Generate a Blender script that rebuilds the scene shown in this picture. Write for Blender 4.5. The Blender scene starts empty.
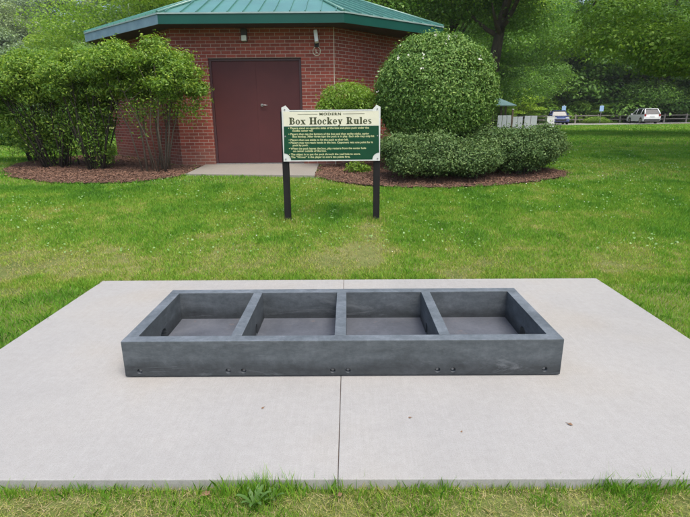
import bpy, bmesh, math, random
import numpy as np
from mathutils import Vector, Matrix

random.seed(7)
RNG = np.random.default_rng(11)
S = bpy.context.scene
COL = S.collection

# ------------------------------------------------------------------ camera
cam_d = bpy.data.cameras.new('camera'); cam = bpy.data.objects.new('camera', cam_d); COL.objects.link(cam)
PITCH, ROLL, CAMZ = math.radians(16.1), -0.0085, 1.5
_f = Vector((0, math.cos(PITCH), -math.sin(PITCH))); _u = Vector((0, math.sin(PITCH), math.cos(PITCH))); _x = Vector((1, 0, 0))
cx_ = math.cos(ROLL)*_x + math.sin(ROLL)*_u; cu_ = -math.sin(ROLL)*_x + math.cos(ROLL)*_u
cam.matrix_world = Matrix(((cx_.x, cu_.x, -_f.x, 0), (cx_.y, cu_.y, -_f.y, 0), (cx_.z, cu_.z, -_f.z, CAMZ), (0, 0, 0, 1)))
cam_d.sensor_fit = 'HORIZONTAL'; cam_d.angle = 2*math.atan(345/487.0)
cam_d.clip_start = 0.05; cam_d.clip_end = 2000
S.camera = cam

# ------------------------------------------------------------------ world, sun, exposure
SUN_EL, SUN_AZ = math.radians(64), math.radians(150)      # azimuth measured clockwise from +Y
w = bpy.data.worlds.new('World'); S.world = w; w.use_nodes = True
nt = w.node_tree; bg = nt.nodes['Background']
sky = nt.nodes.new('ShaderNodeTexSky'); sky.sky_type = 'NISHITA'; sky.sun_disc = False
sky.sun_elevation = SUN_EL; sky.sun_rotation = SUN_AZ; sky.air_density = 1.0; sky.dust_density = 4.0; sky.ozone_density = 1.0
nt.links.new(sky.outputs[0], bg.inputs[0]); bg.inputs[1].default_value = 0.15
sd = bpy.data.lights.new('sun', 'SUN'); sd.energy = 1.3; sd.angle = math.radians(30); sd.color = (1, .96, .9)
sun = bpy.data.objects.new('sun', sd); COL.objects.link(sun)
sdir = Vector((math.sin(SUN_AZ)*math.cos(SUN_EL), math.cos(SUN_AZ)*math.cos(SUN_EL), math.sin(SUN_EL)))
sun.rotation_euler = sdir.to_track_quat('Z', 'Y').to_euler()
S.view_settings.view_transform = 'Standard'; S.view_settings.look = 'None'
S.view_settings.gamma = 1; S.view_settings.use_curve_mapping = False
S.view_settings.exposure = 0.97
S.render.engine = 'CYCLES'
S.cycles.max_bounces = 6; S.cycles.diffuse_bounces = 3; S.cycles.glossy_bounces = 2; S.cycles.transmission_bounces = 3

# ------------------------------------------------------------------ tagging
def tag(o, label=None, cat=None, group=None, kind=None):
    if label: o['label'] = label
    if cat: o['category'] = cat
    if group: o['group'] = group
    if kind: o['kind'] = kind
    return o
def empty(name, loc, label, cat, group=None, rz=0.0, scale=1.0):
    o = bpy.data.objects.new(name, None); COL.objects.link(o); o.empty_display_size = .1
    o.location = loc; o.rotation_euler = (0, 0, rz); o.scale = (scale,)*3 if not isinstance(scale, tuple) else scale
    return tag(o, label, cat, group)
def link(name, me, mat, parent=None, loc=None):
    o = bpy.data.objects.new(name, me); COL.objects.link(o)
    if mat is not None and len(me.materials) == 0:
        for m in (mat if isinstance(mat, (list, tuple)) else [mat]): me.materials.append(m)
    if parent is not None: o.parent = parent
    if loc is not None: o.location = loc
    return o
def copy_tree(o, parent=None):
    c = o.copy(); COL.objects.link(c)
    if parent is not None: c.parent = parent; c.matrix_parent_inverse = o.matrix_parent_inverse.copy()
    for ch in list(o.children): copy_tree(ch, c)
    return c

# ------------------------------------------------------------------ materials
def new_mat(name):
    m = bpy.data.materials.new(name); m.use_nodes = True
    return m, m.node_tree.nodes, m.node_tree.links, m.node_tree.nodes['Principled BSDF']
def ramp(N, stops):
    r = N.new('ShaderNodeValToRGB'); e = r.color_ramp.elements
    while len(e) < len(stops): e.new(0.5)
    for k, (p, c) in enumerate(stops):
        e[k].position = p; e[k].color = (*c, 1) if len(c) == 3 else c
    return r
def noise(N, L, scale, detail=4, rough=.6, coord='Object', dist=0, stretch=None):
    tc = N.new('ShaderNodeTexCoord'); n = N.new('ShaderNodeTexNoise')
    n.inputs['Scale'].default_value = scale; n.inputs['Detail'].default_value = detail
    n.inputs['Roughness'].default_value = rough; n.inputs['Distortion'].default_value = dist
    if stretch:
        mp = N.new('ShaderNodeMapping'); mp.inputs['Scale'].default_value = stretch
        L.new(tc.outputs[coord], mp.inputs[0]); L.new(mp.outputs[0], n.inputs['Vector'])
    else: L.new(tc.outputs[coord], n.inputs['Vector'])
    return n
def mixc(N, L, fac, a, b, mode='MIX'):
    m = N.new('ShaderNodeMix'); m.data_type = 'RGBA'; m.blend_type = mode
    for sock, v in ((m.inputs[0], fac), (m.inputs[6], a), (m.inputs[7], b)):
        if hasattr(v, 'is_linked') or hasattr(v, 'links'): L.new(v, sock)
        elif isinstance(v, (int, float)): sock.default_value = v
        else: sock.default_value = (*v, 1)
    return m.outputs[2]
def bump(N, L, h, strength, dist, b):
    n = N.new('ShaderNodeBump'); n.inputs['Strength'].default_value = strength; n.inputs['Distance'].default_value = dist
    L.new(h, n.inputs['Height']); L.new(n.outputs[0], b.inputs['Normal']); return n
def simple(name, c1, c2=None, scale=8, rough=.6, metal=0, bmp=0, bdist=.003, stretch=None, spec=.5, coat=0, detail=5):
    m, N, L, b = new_mat(name)
    b.inputs['Roughness'].default_value = rough; b.inputs['Metallic'].default_value = metal
    b.inputs['Specular IOR Level'].default_value = spec; b.inputs['Coat Weight'].default_value = coat
    if c2 is None: c2 = tuple(v*.85 for v in c1)
    n = noise(N, L, scale, detail, stretch=stretch)
    r = ramp(N, [(.3, c2), (.7, c1)]); L.new(n.outputs[0], r.inputs[0]); L.new(r.outputs[0], b.inputs['Base Color'])
    if bmp:
        n2 = noise(N, L, scale*6, 4); bump(N, L, n2.outputs[0], bmp, bdist, b)
    return m

def leaf_mat(name, dark, mid, light, rough=.45, trans=.3, hue_rand=.25):
    m, N, L, b = new_mat(name)
    at = N.new('ShaderNodeAttribute'); at.attribute_name = 'tint'
    r = ramp(N, [(0, dark), (.5, mid), (1, light)]); L.new(at.outputs['Fac'], r.inputs[0])
    oi = N.new('ShaderNodeObjectInfo')
    r2 = ramp(N, [(0, (1-hue_rand, 1-hue_rand*.6, 1-hue_rand*.5)), (.5, (1, 1, 1)), (1, (1+hue_rand*.9, 1+hue_rand*.5, .9))])
    L.new(oi.outputs['Random'], r2.inputs[0])
    c = mixc(N, L, 1.0, r.outputs[0], r2.outputs[0], 'MULTIPLY')
    L.new(c, b.inputs['Base Color']); b.inputs['Roughness'].default_value = rough
    b.inputs['Specular IOR Level'].default_value = .28
    t = N.new('ShaderNodeBsdfTranslucent'); tcol = mixc(N, L, 1.0, c, (1.25, 1.3, .55), 'MULTIPLY'); L.new(tcol, t.inputs[0])
    ms = N.new('ShaderNodeMixShader'); ms.inputs[0].default_value = trans
    out = N['Material Output']; L.new(b.outputs[0], ms.inputs[1]); L.new(t.outputs[0], ms.inputs[2]); L.new(ms.outputs[0], out.inputs[0])
    return m

def concrete_pad_mat(name, base=(.332, .327, .312)):
    m, N, L, b = new_mat(name)
    d = tuple(v*.93 for v in base); l = tuple(min(1, v*1.04) for v in base)
    n = noise(N, L, 1.1, 8, .7, dist=.4); r = ramp(N, [(.3, d), (.52, base), (.75, l)]); L.new(n.outputs[0], r.inputs[0])
    n1 = noise(N, L, 22, 8, .8); r1 = ramp(N, [(.35, (.93, .925, .915)), (.65, (1.05, 1.05, 1.05))]); L.new(n1.outputs[0], r1.inputs[0])
    c = mixc(N, L, 1.0, r.outputs[0], r1.outputs[0], 'MULTIPLY')
    n2 = noise(N, L, 190, 3, .8); r2 = ramp(N, [(.30, (1.10, 1.10, 1.10)), (.5, (1, 1, 1)), (.72, (.72, .70, .67))]); L.new(n2.outputs[0], r2.inputs[0])
    c = mixc(N, L, .8, c, r2.outputs[0], 'MULTIPLY')
    # small dark drips and specks
    n5 = noise(N, L, 9, 4, .6, dist=1.5); r5 = ramp(N, [(.70, (1, 1, 1)), (.76, (.80, .77, .73))]); L.new(n5.outputs[0], r5.inputs[0])
    c = mixc(N, L, .7, c, r5.outputs[0], 'MULTIPLY')
    # faint brush lines across
    tcl = N.new('ShaderNodeTexCoord'); mpl = N.new('ShaderNodeMapping'); mpl.inputs['Scale'].default_value = (120, 2.5, 1); mpl.inputs['Rotation'].default_value = (0, 0, .03); L.new(tcl.outputs['Object'], mpl.inputs[0])
    nl = N.new('ShaderNodeTexNoise'); nl.inputs['Scale'].default_value = 1; nl.inputs['Detail'].default_value = 3; L.new(mpl.outputs[0], nl.inputs['Vector'])
    rl = ramp(N, [(.35, (.975, .975, .97)), (.65, (1.015, 1.015, 1.015))]); L.new(nl.outputs[0], rl.inputs[0]); c = mixc(N, L, 1, c, rl.outputs[0], 'MULTIPLY')
    # warm rusty / tan stains
    n3 = noise(N, L, .9, 3, .5); r3 = ramp(N, [(.42, (.965, .97, .98)), (.55, (1, 1, 1)), (.70, (1.0, .965, .91))]); L.new(n3.outputs[0], r3.inputs[0])
    c = mixc(N, L, .9, c, r3.outputs[0], 'MULTIPLY')
    L.new(c, b.inputs['Base Color']); b.inputs['Roughness'].default_value = .85; b.inputs['Specular IOR Level'].default_value = .25
    # broom finish
    tc = N.new('ShaderNodeTexCoord'); mp = N.new('ShaderNodeMapping'); mp.inputs['Scale'].default_value = (260, 6, 1); L.new(tc.outputs['Object'], mp.inputs[0])
    nb = N.new('ShaderNodeTexNoise'); nb.inputs['Scale'].default_value = 1; nb.inputs['Detail'].default_value = 2; L.new(mp.outputs[0], nb.inputs['Vector'])
    ad = N.new('ShaderNodeMath'); ad.operation = 'ADD'; L.new(nb.outputs[0], ad.inputs[0]); L.new(n2.outputs[0], ad.inputs[1])
    bump(N, L, ad.outputs[0], .5, .0015, b)
    return m

def cast_mat(name):
    """dark blue-grey cast composite, mottled, scuffed"""
    m, N, L, b = new_mat(name)
    n = noise(N, L, 4.0, 9, .78, dist=.3, stretch=(1, 1, 2.6))
    r = ramp(N, [(.3, (.040, .048, .053)), (.5, (.068, .080, .087)), (.7, (.105, .119, .130))]); L.new(n.outputs[0], r.inputs[0])
    n2 = noise(N, L, 26, 6, .75); r2 = ramp(N, [(.3, (.78, .78, .78)), (.62, (1.10, 1.10, 1.10))]); L.new(n2.outputs[0], r2.inputs[0])
    c = mixc(N, L, 1, r.outputs[0], r2.outputs[0], 'MULTIPLY')
    # dirt band near the foot (real wear, object height)
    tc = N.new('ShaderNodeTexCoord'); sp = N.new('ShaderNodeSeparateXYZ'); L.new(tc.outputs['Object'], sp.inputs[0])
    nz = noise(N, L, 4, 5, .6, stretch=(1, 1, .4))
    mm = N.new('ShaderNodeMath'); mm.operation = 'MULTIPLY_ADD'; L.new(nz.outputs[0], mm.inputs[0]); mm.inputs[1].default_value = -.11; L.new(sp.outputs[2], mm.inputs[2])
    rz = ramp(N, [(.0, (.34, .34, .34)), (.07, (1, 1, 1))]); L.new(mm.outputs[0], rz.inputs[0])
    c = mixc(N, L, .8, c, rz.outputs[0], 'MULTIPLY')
    # rubbed pale scrapes and dark tide marks
    ns = noise(N, L, 1.6, 9, .8, dist=1.2, stretch=(1, 1, 5)); rs = ramp(N, [(.56, (0, 0, 0)), (.70, (1, 1, 1))]); L.new(ns.outputs[0], rs.inputs[0])
    c = mixc(N, L, .0, c, (.20, .22, .24)) if False else mixc(N, L, rs.outputs[0], c, (.118, .130, .139))
    nd = noise(N, L, 2.3, 7, .7, dist=.8, stretch=(1, 1, 3)); rd = ramp(N, [(.60, (1, 1, 1)), (.68, (.62, .63, .65))]); L.new(nd.outputs[0], rd.inputs[0]); c = mixc(N, L, .8, c, rd.outputs[0], 'MULTIPLY')
    # light from above painted in: upward faces paler, worn arrises included
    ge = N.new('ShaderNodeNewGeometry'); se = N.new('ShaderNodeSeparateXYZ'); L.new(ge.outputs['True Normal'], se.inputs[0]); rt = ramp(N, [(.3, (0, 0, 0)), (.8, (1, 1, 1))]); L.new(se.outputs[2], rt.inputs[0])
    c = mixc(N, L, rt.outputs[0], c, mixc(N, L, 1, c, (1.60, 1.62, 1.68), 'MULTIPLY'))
    L.new(c, b.inputs['Base Color']); b.inputs['Roughness'].default_value = .62; b.inputs['Specular IOR Level'].default_value = .45
    bump(N, L, n2.outputs[0], .35, .002, b)
    return m
def cast_floor_mat(name):
    m, N, L, b = new_mat(name)
    n = noise(N, L, 2.4, 7, .65, dist=.6); r = ramp(N, [(.3, (.062, .069, .082)), (.55, (.098, .107, .124)), (.78, (.125, .134, .150))]); L.new(n.outputs[0], r.inputs[0])
    # scattered scuffs: reddish / pale rubbed patches
    n1 = noise(N, L, 3.1, 6, .7, dist=2.5, stretch=(1, 1.4, 1)); r1 = ramp(N, [(.60, (0, 0, 0)), (.74, (1, 1, 1))]); L.new(n1.outputs[0], r1.inputs[0])
    c = mixc(N, L, r1.outputs[0], r.outputs[0], (.165, .135, .12))
    n2 = noise(N, L, 40, 4, .7); r2 = ramp(N, [(.3, (.85, .85, .85)), (.65, (1.06, 1.06, 1.06))]); L.new(n2.outputs[0], r2.inputs[0])
    c = mixc(N, L, 1, c, r2.outputs[0], 'MULTIPLY')
    L.new(c, b.inputs['Base Color']); b.inputs['Roughness'].default_value = .55
    bump(N, L, n2.outputs[0], .2, .001, b)
    return m

def brick_mat(name):
    m, N, L, b = new_mat(name)
    uv = N.new('ShaderNodeUVMap'); uv.uv_map = 'uv'
    bt = N.new('ShaderNodeTexBrick'); L.new(uv.outputs[0], bt.inputs['Vector'])
    bt.offset = .5; bt.inputs['Scale'].default_value = 1; bt.inputs['Brick Width'].default_value = .2032; bt.inputs['Row Height'].default_value = .0677
    bt.inputs['Mortar Size'].default_value = .0052; bt.inputs['Mortar Smooth'].default_value = .15; bt.inputs['Bias'].default_value = -.1
    bt.inputs['Color1'].default_value = (.30, .072, .050, 1); bt.inputs['Color2'].default_value = (.195, .05, .038, 1); bt.inputs['Mortar'].default_value = (.40, .33, .28, 1)
    n = noise(N, L, 1.1, 6, .65); r = ramp(N, [(.3, (.78, .76, .74)), (.7, (1.12, 1.10, 1.08))]); L.new(n.outputs[0], r.inputs[0])
    c = mixc(N, L, 1, bt.outputs['Color'], r.outputs[0], 'MULTIPLY')
    n3 = noise(N, L, 45, 4, .7); r3 = ramp(N, [(.3, (.85, .85, .85)), (.7, (1.1, 1.1, 1.1))]); L.new(n3.outputs[0], r3.inputs[0])
    c = mixc(N, L, 1, c, r3.outputs[0], 'MULTIPLY')
    # algae / dust stain at the foot of the wall (keeps its own ragged edge)
    sp = N.new('ShaderNodeSeparateXYZ'); L.new(uv.outputs[0], sp.inputs[0])
    n4 = noise(N, L, 2.2, 5, .6)
    ma = N.new('ShaderNodeMath'); ma.operation = 'MULTIPLY_ADD'; L.new(n4.outputs[0], ma.inputs[0]); ma.inputs[1].default_value = .8; ma.inputs[2].default_value = .55
    mb = N.new('ShaderNodeMath'); mb.operation = 'SUBTRACT'; L.new(ma.outputs[0], mb.inputs[0]); L.new(sp.outputs[1], mb.inputs[1])
    rr = ramp(N, [(0, (0, 0, 0)), (.5, (.5, .5, .5))]); L.new(mb.outputs[0], rr.inputs[0])
    c = mixc(N, L, rr.outputs[0], c, (.17, .12, .085))
    L.new(c, b.inputs['Base Color']); b.inputs['Roughness'].default_value = .85; b.inputs['Specular IOR Level'].default_value = .3
    iv = N.new('ShaderNodeMath'); iv.operation = 'SUBTRACT'; iv.inputs[0].default_value = 1; L.new(bt.outputs['Fac'], iv.inputs[1])
    bump(N, L, iv.outputs[0], .7, .006, b)
    return m

def ground_mat(name):
    m, N, L, b = new_mat(name)
    n = noise(N, L, .55, 6, .6, dist=.3); r = ramp(N, [(.36, (.10, .135, .04)), (.52, (.15, .18, .06)), (.66, (.21, .21, .09)), (.78, (.29, .25, .15))]); L.new(n.outputs[0], r.inputs[0])
    n2 = noise(N, L, 14, 6, .75); r2 = ramp(N, [(.3, (.6, .65, .5)), (.7, (1.25, 1.2, 1.15))]); L.new(n2.outputs[0], r2.inputs[0])
    c = mixc(N, L, 1, r.outputs[0], r2.outputs[0], 'MULTIPLY')
    L.new(c, b.inputs['Base Color']); b.inputs['Roughness'].default_value = .95; b.inputs['Specular IOR Level'].default_value = .1
    bump(N, L, n2.outputs[0], .8, .03, b)
    return m
def grass_mat(name):
    m, N, L, b = new_mat(name)
    at = N.new('ShaderNodeAttribute'); at.attribute_name = 'tint'
    # 0 = straw, .3 = yellow green, .7 green, 1 deep green
    r = ramp(N, [(0, (.46, .38, .22)), (.2, (.42, .43, .11)), (.42, (.255, .41, .045)), (.7, (.150, .345, .028)), (1, (.075, .22, .022))]); L.new(at.outputs['Fac'], r.inputs[0])
    L.new(r.outputs[0], b.inputs['Base Color']); b.inputs['Roughness'].default_value = .5; b.inputs['Specular IOR Level'].default_value = .35
    t = N.new('ShaderNodeBsdfTranslucent'); tcol = mixc(N, L, 1.0, r.outputs[0], (1.3, 1.35, .7), 'MULTIPLY'); L.new(tcol, t.inputs[0])
    ms = N.new('ShaderNodeMixShader'); ms.inputs[0].default_value = .35
    out = N['Material Output']; L.new(b.outputs[0], ms.inputs[1]); L.new(t.outputs[0], ms.inputs[2]); L.new(ms.outputs[0], out.inputs[0])
    return m

M = {}
M['pad'] = concrete_pad_mat('concrete_pale')
M['slab'] = concrete_pad_mat('concrete_doorstep', (.27, .25, .215))
M['cast'] = cast_mat('cast_blue_grey'); M['castfloor'] = cast_floor_mat('cast_floor')
M['brick'] = brick_mat('red_brick')
M['ground'] = ground_mat('lawn_soil'); M['grass'] = grass_mat('grass_blades')
M['mulch'] = simple('bark_mulch', (.18, .098, .062), (.07, .038, .025), 30, .95, bmp=1, bdist=.02)
M['chip'] = simple('bark_chips', (.27, .15, .095), (.11, .058, .038), 9, .9)
M['roof'] = simple('green_metal_roof', (.070, .22, .175), (.055, .165, .135), 1.5, .36, .0, spec=.55, coat=.2)
M['fascia'] = simple('green_fascia', (.007, .075, .058), (.005, .058, .045), 1.2, .4, spec=.25)
M['skysheen'] = simple('fascia_sky_sheen', (.17, .27, .32), (.11, .19, .235), 5, .4)  # left fascia only: sky reflection painted in as a paler blue-grey
M['filler'] = simple('joint_dirt', (.13, .085, .06), (.06, .04, .03), 30, .95)
M['drip'] = simple('pale_drip_edge', (.30, .40, .38), (.2, .28, .27), 3, .35)
M['soffit'] = simple('brown_soffit', (.06, .04, .032), (.04, .028, .022), 3, .8)
M['door'] = simple('maroon_door', (.082, .022, .022), (.062, .017, .018), 1.5, .6, spec=.3, bmp=.05)
M['dframe'] = simple('maroon_frame', (.060, .022, .025), None, 3, .5)
M['steel'] = simple('brushed_steel', (.5, .49, .46), (.32, .31, .3), 20, .35, .8)
M['bolt'] = simple('zinc_bolt', (.33, .34, .35), (.16, .15, .14), 60, .5, .5)
M['blackwood'] = simple('black_painted_post', (.016, .015, .015), (.008, .008, .008), 12, .7, spec=.2, bmp=.3, stretch=(1, 1, .2))
M['cream'] = simple('cream_paint', (.66, .65, .50), (.58, .57, .44), 6, .5)
M['whitebd'] = simple('sign_border_white', (.62, .64, .60), (.50, .52, .49), 9, .5)
M['signgreen'] = simple('sign_green', (.006, .060, .026), (.004, .045, .02), 3, .55, spec=.2)
M['titleink'] = simple('title_brown_green', (.055, .065, .02), (.04, .05, .015), 40, .6)
M['textink'] = simple('text_cream', (.62, .62, .33), (.50, .54, .26), 60, .6)
M['bark'] = simple('bark', (.085, .066, .050), (.035, .028, .022), 7, .95, bmp=1, bdist=.03, stretch=(1, 1, .25))
M['stem'] = simple('shrub_stem', (.13, .105, .075), (.06, .048, .036), 30, .9, bmp=.4)
M['dstem'] = simple('shrub_stem_dark', (.055, .045, .033), (.03, .025, .02), 30, .9)
M['white'] = simple('white_paint', (.72, .73, .74), (.62, .63, .64), 3, .5)
M['kroof'] = simple('kiosk_roof_teal', (.17, .28, .29), (.12, .21, .22), 2, .4)
M['clover'] = leaf_mat('clover_leaf', (.12, .24, .06), (.17, .31, .09), (.22, .36, .12), trans=.2, hue_rand=0)
M['panel'] = simple('pale_grey_panel', (.60, .65, .72), (.50, .55, .62), 2, .5)
M['dark'] = simple('dark_plastic', (.018, .018, .020), None, 8, .5)
M['asphalt'] = simple('asphalt_pale', (.30, .29, .27), (.22, .215, .20), 1.2, .9, bmp=.4)
M['fence'] = simple('weathered_wood', (.26, .24, .205), (.15, .135, .115), 4, .9, stretch=(1, 1, .3))
M['woodpost'] = simple('kiosk_post_wood', (.12, .085, .06), None, 6, .8)
M['forestfloor'] = simple('wood_floor', (.035, .055, .02), (.018, .028, .012), .8, .95)
M['glass'] = simple('car_glass', (.02, .024, .028), None, 3, .12, spec=.45)
M['carwhite'] = simple('white_car_paint', (.75, .76, .77), (.72, .73, .74), 1, .25, coat=.7)
M['carblue'] = simple('blue_car_paint', (.035, .055, .19), (.03, .048, .17), 1, .25, coat=.7)
M['rubber'] = simple('tyre', (.02, .02, .02), None, 10, .8)
M['taillight'] = simple('red_lens', (.28, .02, .02), None, 5, .2)
M['headlight'] = simple('clear_lens', (.6, .62, .65), None, 5, .1, coat=.5)
M['bluesign'] = simple('blue_sign', (.30, .46, .66), (.22, .36, .56), 6, .4)
M['flower'] = simple('clover_white', (.70, .70, .62), (.5, .52, .4), 9, .8)
M['deadleaf'] = simple('dead_leaf', (.26, .15, .08), (.14, .08, .045), 25, .8)
M['weed'] = leaf_mat('weed_leaf', (.10, .19, .05), (.14, .25, .065), (.19, .30, .09), trans=.25, hue_rand=.0)
L_mid = leaf_mat('leaf_mid', (0.075, 0.164, 0.036), (0.145, 0.286, 0.055), (0.276, 0.450, 0.085), trans=.42)
L_bright = leaf_mat('leaf_bright', (0.113, 0.232, 0.031), (0.215, 0.369, 0.050), (0.384, 0.524, 0.088), trans=.4)
L_dark = leaf_mat('leaf_dark', (0.054, 0.138, 0.046), (0.108, 0.246, 0.066), (0.216, 0.396, 0.102), trans=.35)
L_far = leaf_mat('leaf_far', (.13, .20, .10), (.20, .29, .15), (.27, .37, .19), trans=.25)  # paler and greyer leaves, distance haze painted into the colour
L_dome = leaf_mat('leaf_dome', (0.073, 0.159, 0.035), (0.132, 0.249, 0.050), (0.272, 0.389, 0.097), rough=.55, trans=.2, hue_rand=0)
L_low = leaf_mat('leaf_low', (0.050, 0.106, 0.034), (0.108, 0.186, 0.054), (0.216, 0.300, 0.108), rough=.6, trans=.15, hue_rand=.1)
L_shrub = leaf_mat('leaf_shrub', (0.080, 0.166, 0.028), (0.158, 0.291, 0.043), (0.363, 0.487, 0.077), trans=.35, hue_rand=.12)
L_yel = leaf_mat('leaf_yellow', (.10, .20, .025), (.20, .34, .045), (.34, .46, .09), trans=.38, hue_rand=.0)

# ------------------------------------------------------------------ mesh helpers
def raw_mesh(name, V, F, smooth=False, tint=None):
    """V (n,3); F (m,k) int array with constant k"""
    V = np.asarray(V, np.float32); F = np.asarray(F, np.int32)
    me = bpy.data.meshes.new(name); me.vertices.add(len(V)); me.vertices.foreach_set('co', V.ravel())
    k = F.shape[1]; me.loops.add(F.size); me.loops.foreach_set('vertex_index', F.ravel())
    me.polygons.add(len(F)); me.polygons.foreach_set('loop_start', np.arange(0, F.size, k, dtype=np.int32))
    if smooth: me.polygons.foreach_set('use_smooth', np.ones(len(F), bool))
    me.update(calc_edges=True)
    if tint is not None:
        a = me.attributes.new('tint', 'FLOAT', 'POINT'); a.data.foreach_set('value', np.asarray(tint, np.float32))
    return me
class MB:
    """collects boxes, tubes and prisms into one mesh"""
    def __init__(s): s.bm = bmesh.new()
    def box(s, x0, x1, y0, y1, z0, z1, bevel=0, M_=None):
        vs = [s.bm.verts.new(p) for p in ((x0, y0, z0), (x1, y0, z0), (x1, y1, z0), (x0, y1, z0), (x0, y0, z1), (x1, y0, z1), (x1, y1, z1), (x0, y1, z1))]
        fs = [s.bm.faces.new([vs[i] for i in f]) for f in ((3, 2, 1, 0), (4, 5, 6, 7), (0, 1, 5, 4), (1, 2, 6, 5), (2, 3, 7, 6), (3, 0, 4, 7))]
        if bevel:
            es = list({e for f in fs for e in f.edges})
            r = bmesh.ops.bevel(s.bm, geom=es, offset=bevel, segments=2, affect='EDGES', profile=.6)
            vs = list({v for v in vs if v.is_valid} | {v for f in r['faces'] for v in f.verts})
        if M_ is not None: bmesh.ops.transform(s.bm, matrix=M_, verts=vs)
        return s
    def tube(s, pts, rad, seg=8, cap=True):
        pts = [Vector(p) for p in pts]; rings = []
        if not hasattr(rad, '__len__'): rad = [rad]*len(pts)
        for i, p in enumerate(pts):
            t = (pts[min(i+1, len(pts)-1)]-pts[max(i-1, 0)]).normalized()
            a = Vector((0, 0, 1)) if abs(t.z) < .9 else Vector((1, 0, 0))
            u = t.cross(a).normalized(); v = t.cross(u)
            rings.append([s.bm.verts.new(p+rad[i]*(math.cos(2*math.pi*k/seg)*u+math.sin(2*math.pi*k/seg)*v)) for k in range(seg)])
        for a, b in zip(rings, rings[1:]):
            for k in range(seg):
                f = s.bm.faces.new((a[k], a[(k+1) % seg], b[(k+1) % seg], b[k])); f.smooth = True
        if cap:
            s.bm.faces.new(rings[0][::-1]); s.bm.faces.new(rings[-1])
        return s
    def prism(s, poly, axis, a, b):
        """poly of 2-D points extruded along axis 'x','y' or 'z' from a to b"""
        def P(p, t): return {'x': (t, p[0], p[1]), 'y': (p[0], t, p[1]), 'z': (p[0], p[1], t)}[axis]
        A = [s.bm.verts.new(P(p, a)) for p in poly]; B = [s.bm.verts.new(P(p, b)) for p in poly]
        n = len(poly); s.bm.faces.new(A); s.bm.faces.new(B[::-1])
        for i in range(n): s.bm.faces.new((A[i], B[i], B[(i+1) % n], A[(i+1) % n]))
        return s
    def quad(s, *ps): s.bm.faces.new([s.bm.verts.new(p) for p in ps]); return s
    def mesh(s, name):
        bmesh.ops.recalc_face_normals(s.bm, faces=s.bm.faces[:]); me = bpy.data.meshes.new(name); s.bm.to_mesh(me); s.bm.free(); return me
    def build(s, name, mat, parent=None, loc=None): return link(name, s.mesh(name), mat, parent, loc)

def inpoly(x, y, poly):
    ins = np.zeros(x.shape, bool); n = len(poly)
    for i in range(n):
        x0, y0 = poly[i]; x1, y1 = poly[(i+1) % n]
        c = ((y0 > y) != (y1 > y)) & (x < (x1-x0)*(y-y0)/((y1-y0) or 1e-9)+x0); ins ^= c
    return ins
# tileless value noise for density / colour fields
def vnoise(x, y, s, seed=0):
    X = np.asarray(x)*s+seed*17.3; Y = np.asarray(y)*s+seed*9.1
    xi = np.floor(X).astype(np.int64); yi = np.floor(Y).astype(np.int64); fx = X-xi; fy = Y-yi
    fx = fx*fx*(3-2*fx); fy = fy*fy*(3-2*fy)
    def h(a, b):
        v = (a*374761393+b*668265263+seed*1442695) & 0xffffffff; v = ((v ^ (v >> 13))*1274126177) & 0xffffffff
        return ((v ^ (v >> 16)) & 0xffff)/65535.0
    return (h(xi, yi)*(1-fx)+h(xi+1, yi)*fx)*(1-fy)+(h(xi, yi+1)*(1-fx)+h(xi+1, yi+1)*fx)*fy
def fbm(x, y, s, seed=0):
    return vnoise(x, y, s, seed)*.5+vnoise(x, y, s*2.1, seed+1)*.27+vnoise(x, y, s*4.5, seed+2)*.15+vnoise(x, y, s*9.7, seed+3)*.08

# ------------------------------------------------------------------ terrain
_ty = np.array([-500, 2.0, 4.3, 5.2, 6.4, 8.2, 9.2, 10.8, 13, 60, 500.]); _tz = np.array([-.05, -.05, -.015, .035, .15, .37, .455, .50, .56, .60, .60])
_dy = np.linspace(-6, 20, 521); _dz = np.interp(_dy, _ty, _tz); _k = np.exp(-np.linspace(-2, 2, 17)**2); _k /= _k.sum()
_dzs = np.convolve(np.pad(_dz, 8, 'edge'), _k, 'valid')
def gz(x, y):
    x = np.asarray(x, float); y = np.asarray(y, float)
    z = np.interp(np.clip(y, -6, 20), _dy, _dzs)
    far = np.clip((y-11)/8, 0, 1); z = z + .02*far*np.sin(x*.21+1)*np.cos(y*.17)
    # wooded hills behind
    rr = np.hypot(x*.8, y); hh = np.clip(rr-84, 0, 140)
    rise = .30*hh*np.clip(hh/25, 0, 1)*np.clip((y+30)/60, 0, 1)
    rise = rise*(1+.25*np.sin(x*.03+2))
    return z+rise
def G(x, y): return float(gz(x, y))

xs = np.unique(np.concatenate([np.linspace(-400, -30, 60), np.linspace(-30, 30, 241), np.linspace(30, 400, 60)]))
ys = np.unique(np.concatenate([np.linspace(-200, -6, 20), np.linspace(-6, 16, 177), np.linspace(16, 80, 90), np.linspace(80, 400, 90)]))
XX, YY = np.meshgrid(xs, ys); ZZ = gz(XX, YY)
near = (YY < 14) & (np.abs(XX) < 14); ZZ = ZZ+np.where(near, .012*(fbm(XX, YY, 2.0, 5)-.5), 0)
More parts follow.
